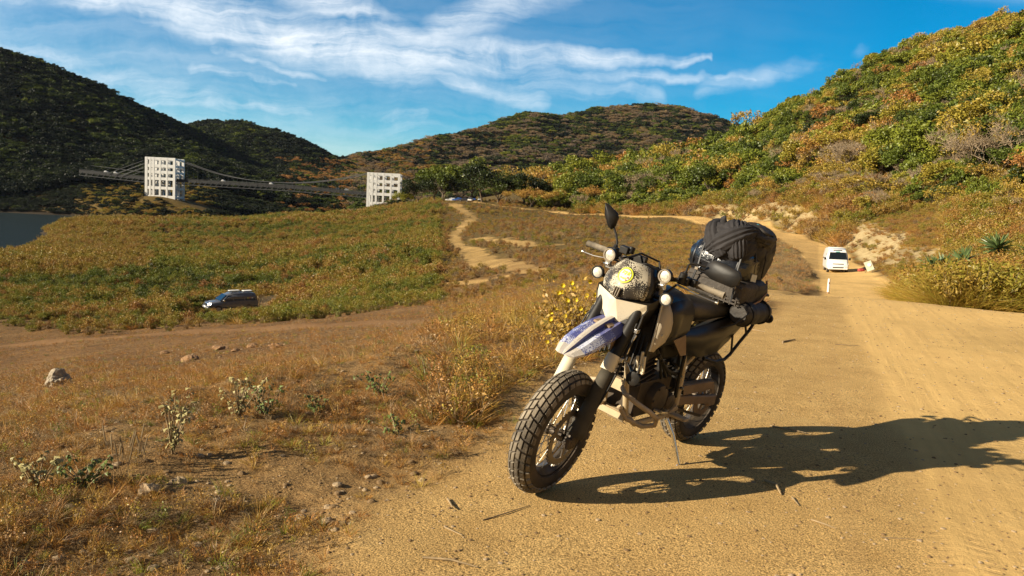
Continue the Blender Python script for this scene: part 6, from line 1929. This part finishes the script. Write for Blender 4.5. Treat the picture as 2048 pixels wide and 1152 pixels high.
# spiky yucca-like plants on the right bank
def yucca(px, py, Y, H, label, seed):
    p = at(px, py, Y); z = float(height(np.array([p.x]), np.array([p.y]))[0]); rng = np.random.default_rng(seed)
    root = empty('yucca', (p.x, p.y, z)); tag(root, label, 'yucca plant', 'spiky yucca plants on the right bank')
    tk_ = Acc(); bl = Acc()
    for h in range(4):
        bx = rng.normal(size=2) * .35 * H; top = np.array([bx[0], bx[1], H * rng.uniform(.45, .8)])
        tk_.put(*stick((bx[0] * .3, bx[1] * .3, -.1), top, .08, .06))
        for i in range(80):
            a = rng.uniform(0, 6.28); el = rng.uniform(-.3, 1.4); d = np.array([math.cos(a) * math.cos(el), math.sin(a) * math.cos(el), math.sin(el)])
            s_ = np.cross(d, rng.normal(size=3)); s_ /= np.linalg.norm(s_); L_ = .46 * H * rng.uniform(.7, 1.1); w_ = .022 * H
            e1 = top + d * L_ * .5; e2 = top + d * L_ - np.array([0, 0, .08 * L_])
            bl.put([top - s_ * w_ * .6, top + s_ * w_ * .6, e1 + s_ * w_, e1 - s_ * w_, e2], [(0, 1, 2, 3)]); bl.put([e1 - s_ * w_, e1 + s_ * w_, e2 + s_ * .003, e2 - s_ * .003], [(0, 1, 2, 3)])
    tk_.mesh('trunk', [M_BARK], link=True, parent=root)
    foliage_obj(bl, 'leaves', [M_YUC], root, .2)
M_YUC = simple_mat('yucca_leaf', (.11, .16, .05), .45, noise=.3, nscale=3)
yucca(1920, 560, 33, 1.9, 'big spiky blue-green yucca clump on the right bank', 81)
yucca(1965, 550, 38, 1.6, 'smaller yucca touching the big clump on its right', 82)
yucca(2030, 520, 44, 2.4, 'spiky yucca high on the bank at the right edge of the photo', 83)

# dust hanging behind the car, and the faint blue air of the valley
def volume_mat(name, col, dens):
    m = bpy.data.materials.new(name); m.use_nodes = True; t = NT(m.node_tree)
    v = t.n('ShaderNodeVolumePrincipled', {'Color': (*col, 1), 'Density': dens, 'Anisotropy': .2})
    o = t.n('ShaderNodeOutputMaterial'); t.t.links.new(v.outputs[0], o.inputs['Volume']); return m
dq = hit(600, 600, 40)
g = MB(); rings = []
for i in range(13):
    f = i / 12; c = Vector((suv.location.x + 2.6 + (dq.x + 9 - suv.location.x) * f, suv.location.y + .6 + 2 * f, suv.location.z + .7 + .5 * f))
    rr_ = .5 + 1.5 * math.sin(math.pi * (.12 + .86 * f))
    rings.append([c + Vector((0, math.cos(6.2832 * k / 16) * rr_, math.sin(6.2832 * k / 16) * rr_ * .7)) for k in range(16)])
g.loft(rings); dust = g.build('dust_cloud', volume_mat('road_dust', (.85, .70, .52), .12)); tag(dust, 'pale dust hanging over the track behind the dark car', 'dust', kind='stuff')
g = MB(); g.box((0, 700, 130), (3600, 1700, 300)); hz = g.build('haze', volume_mat('valley_haze', (.62, .72, .95), .00002), smooth=False); tag(hz, 'faint blue haze in the valley air', 'haze', kind='stuff')
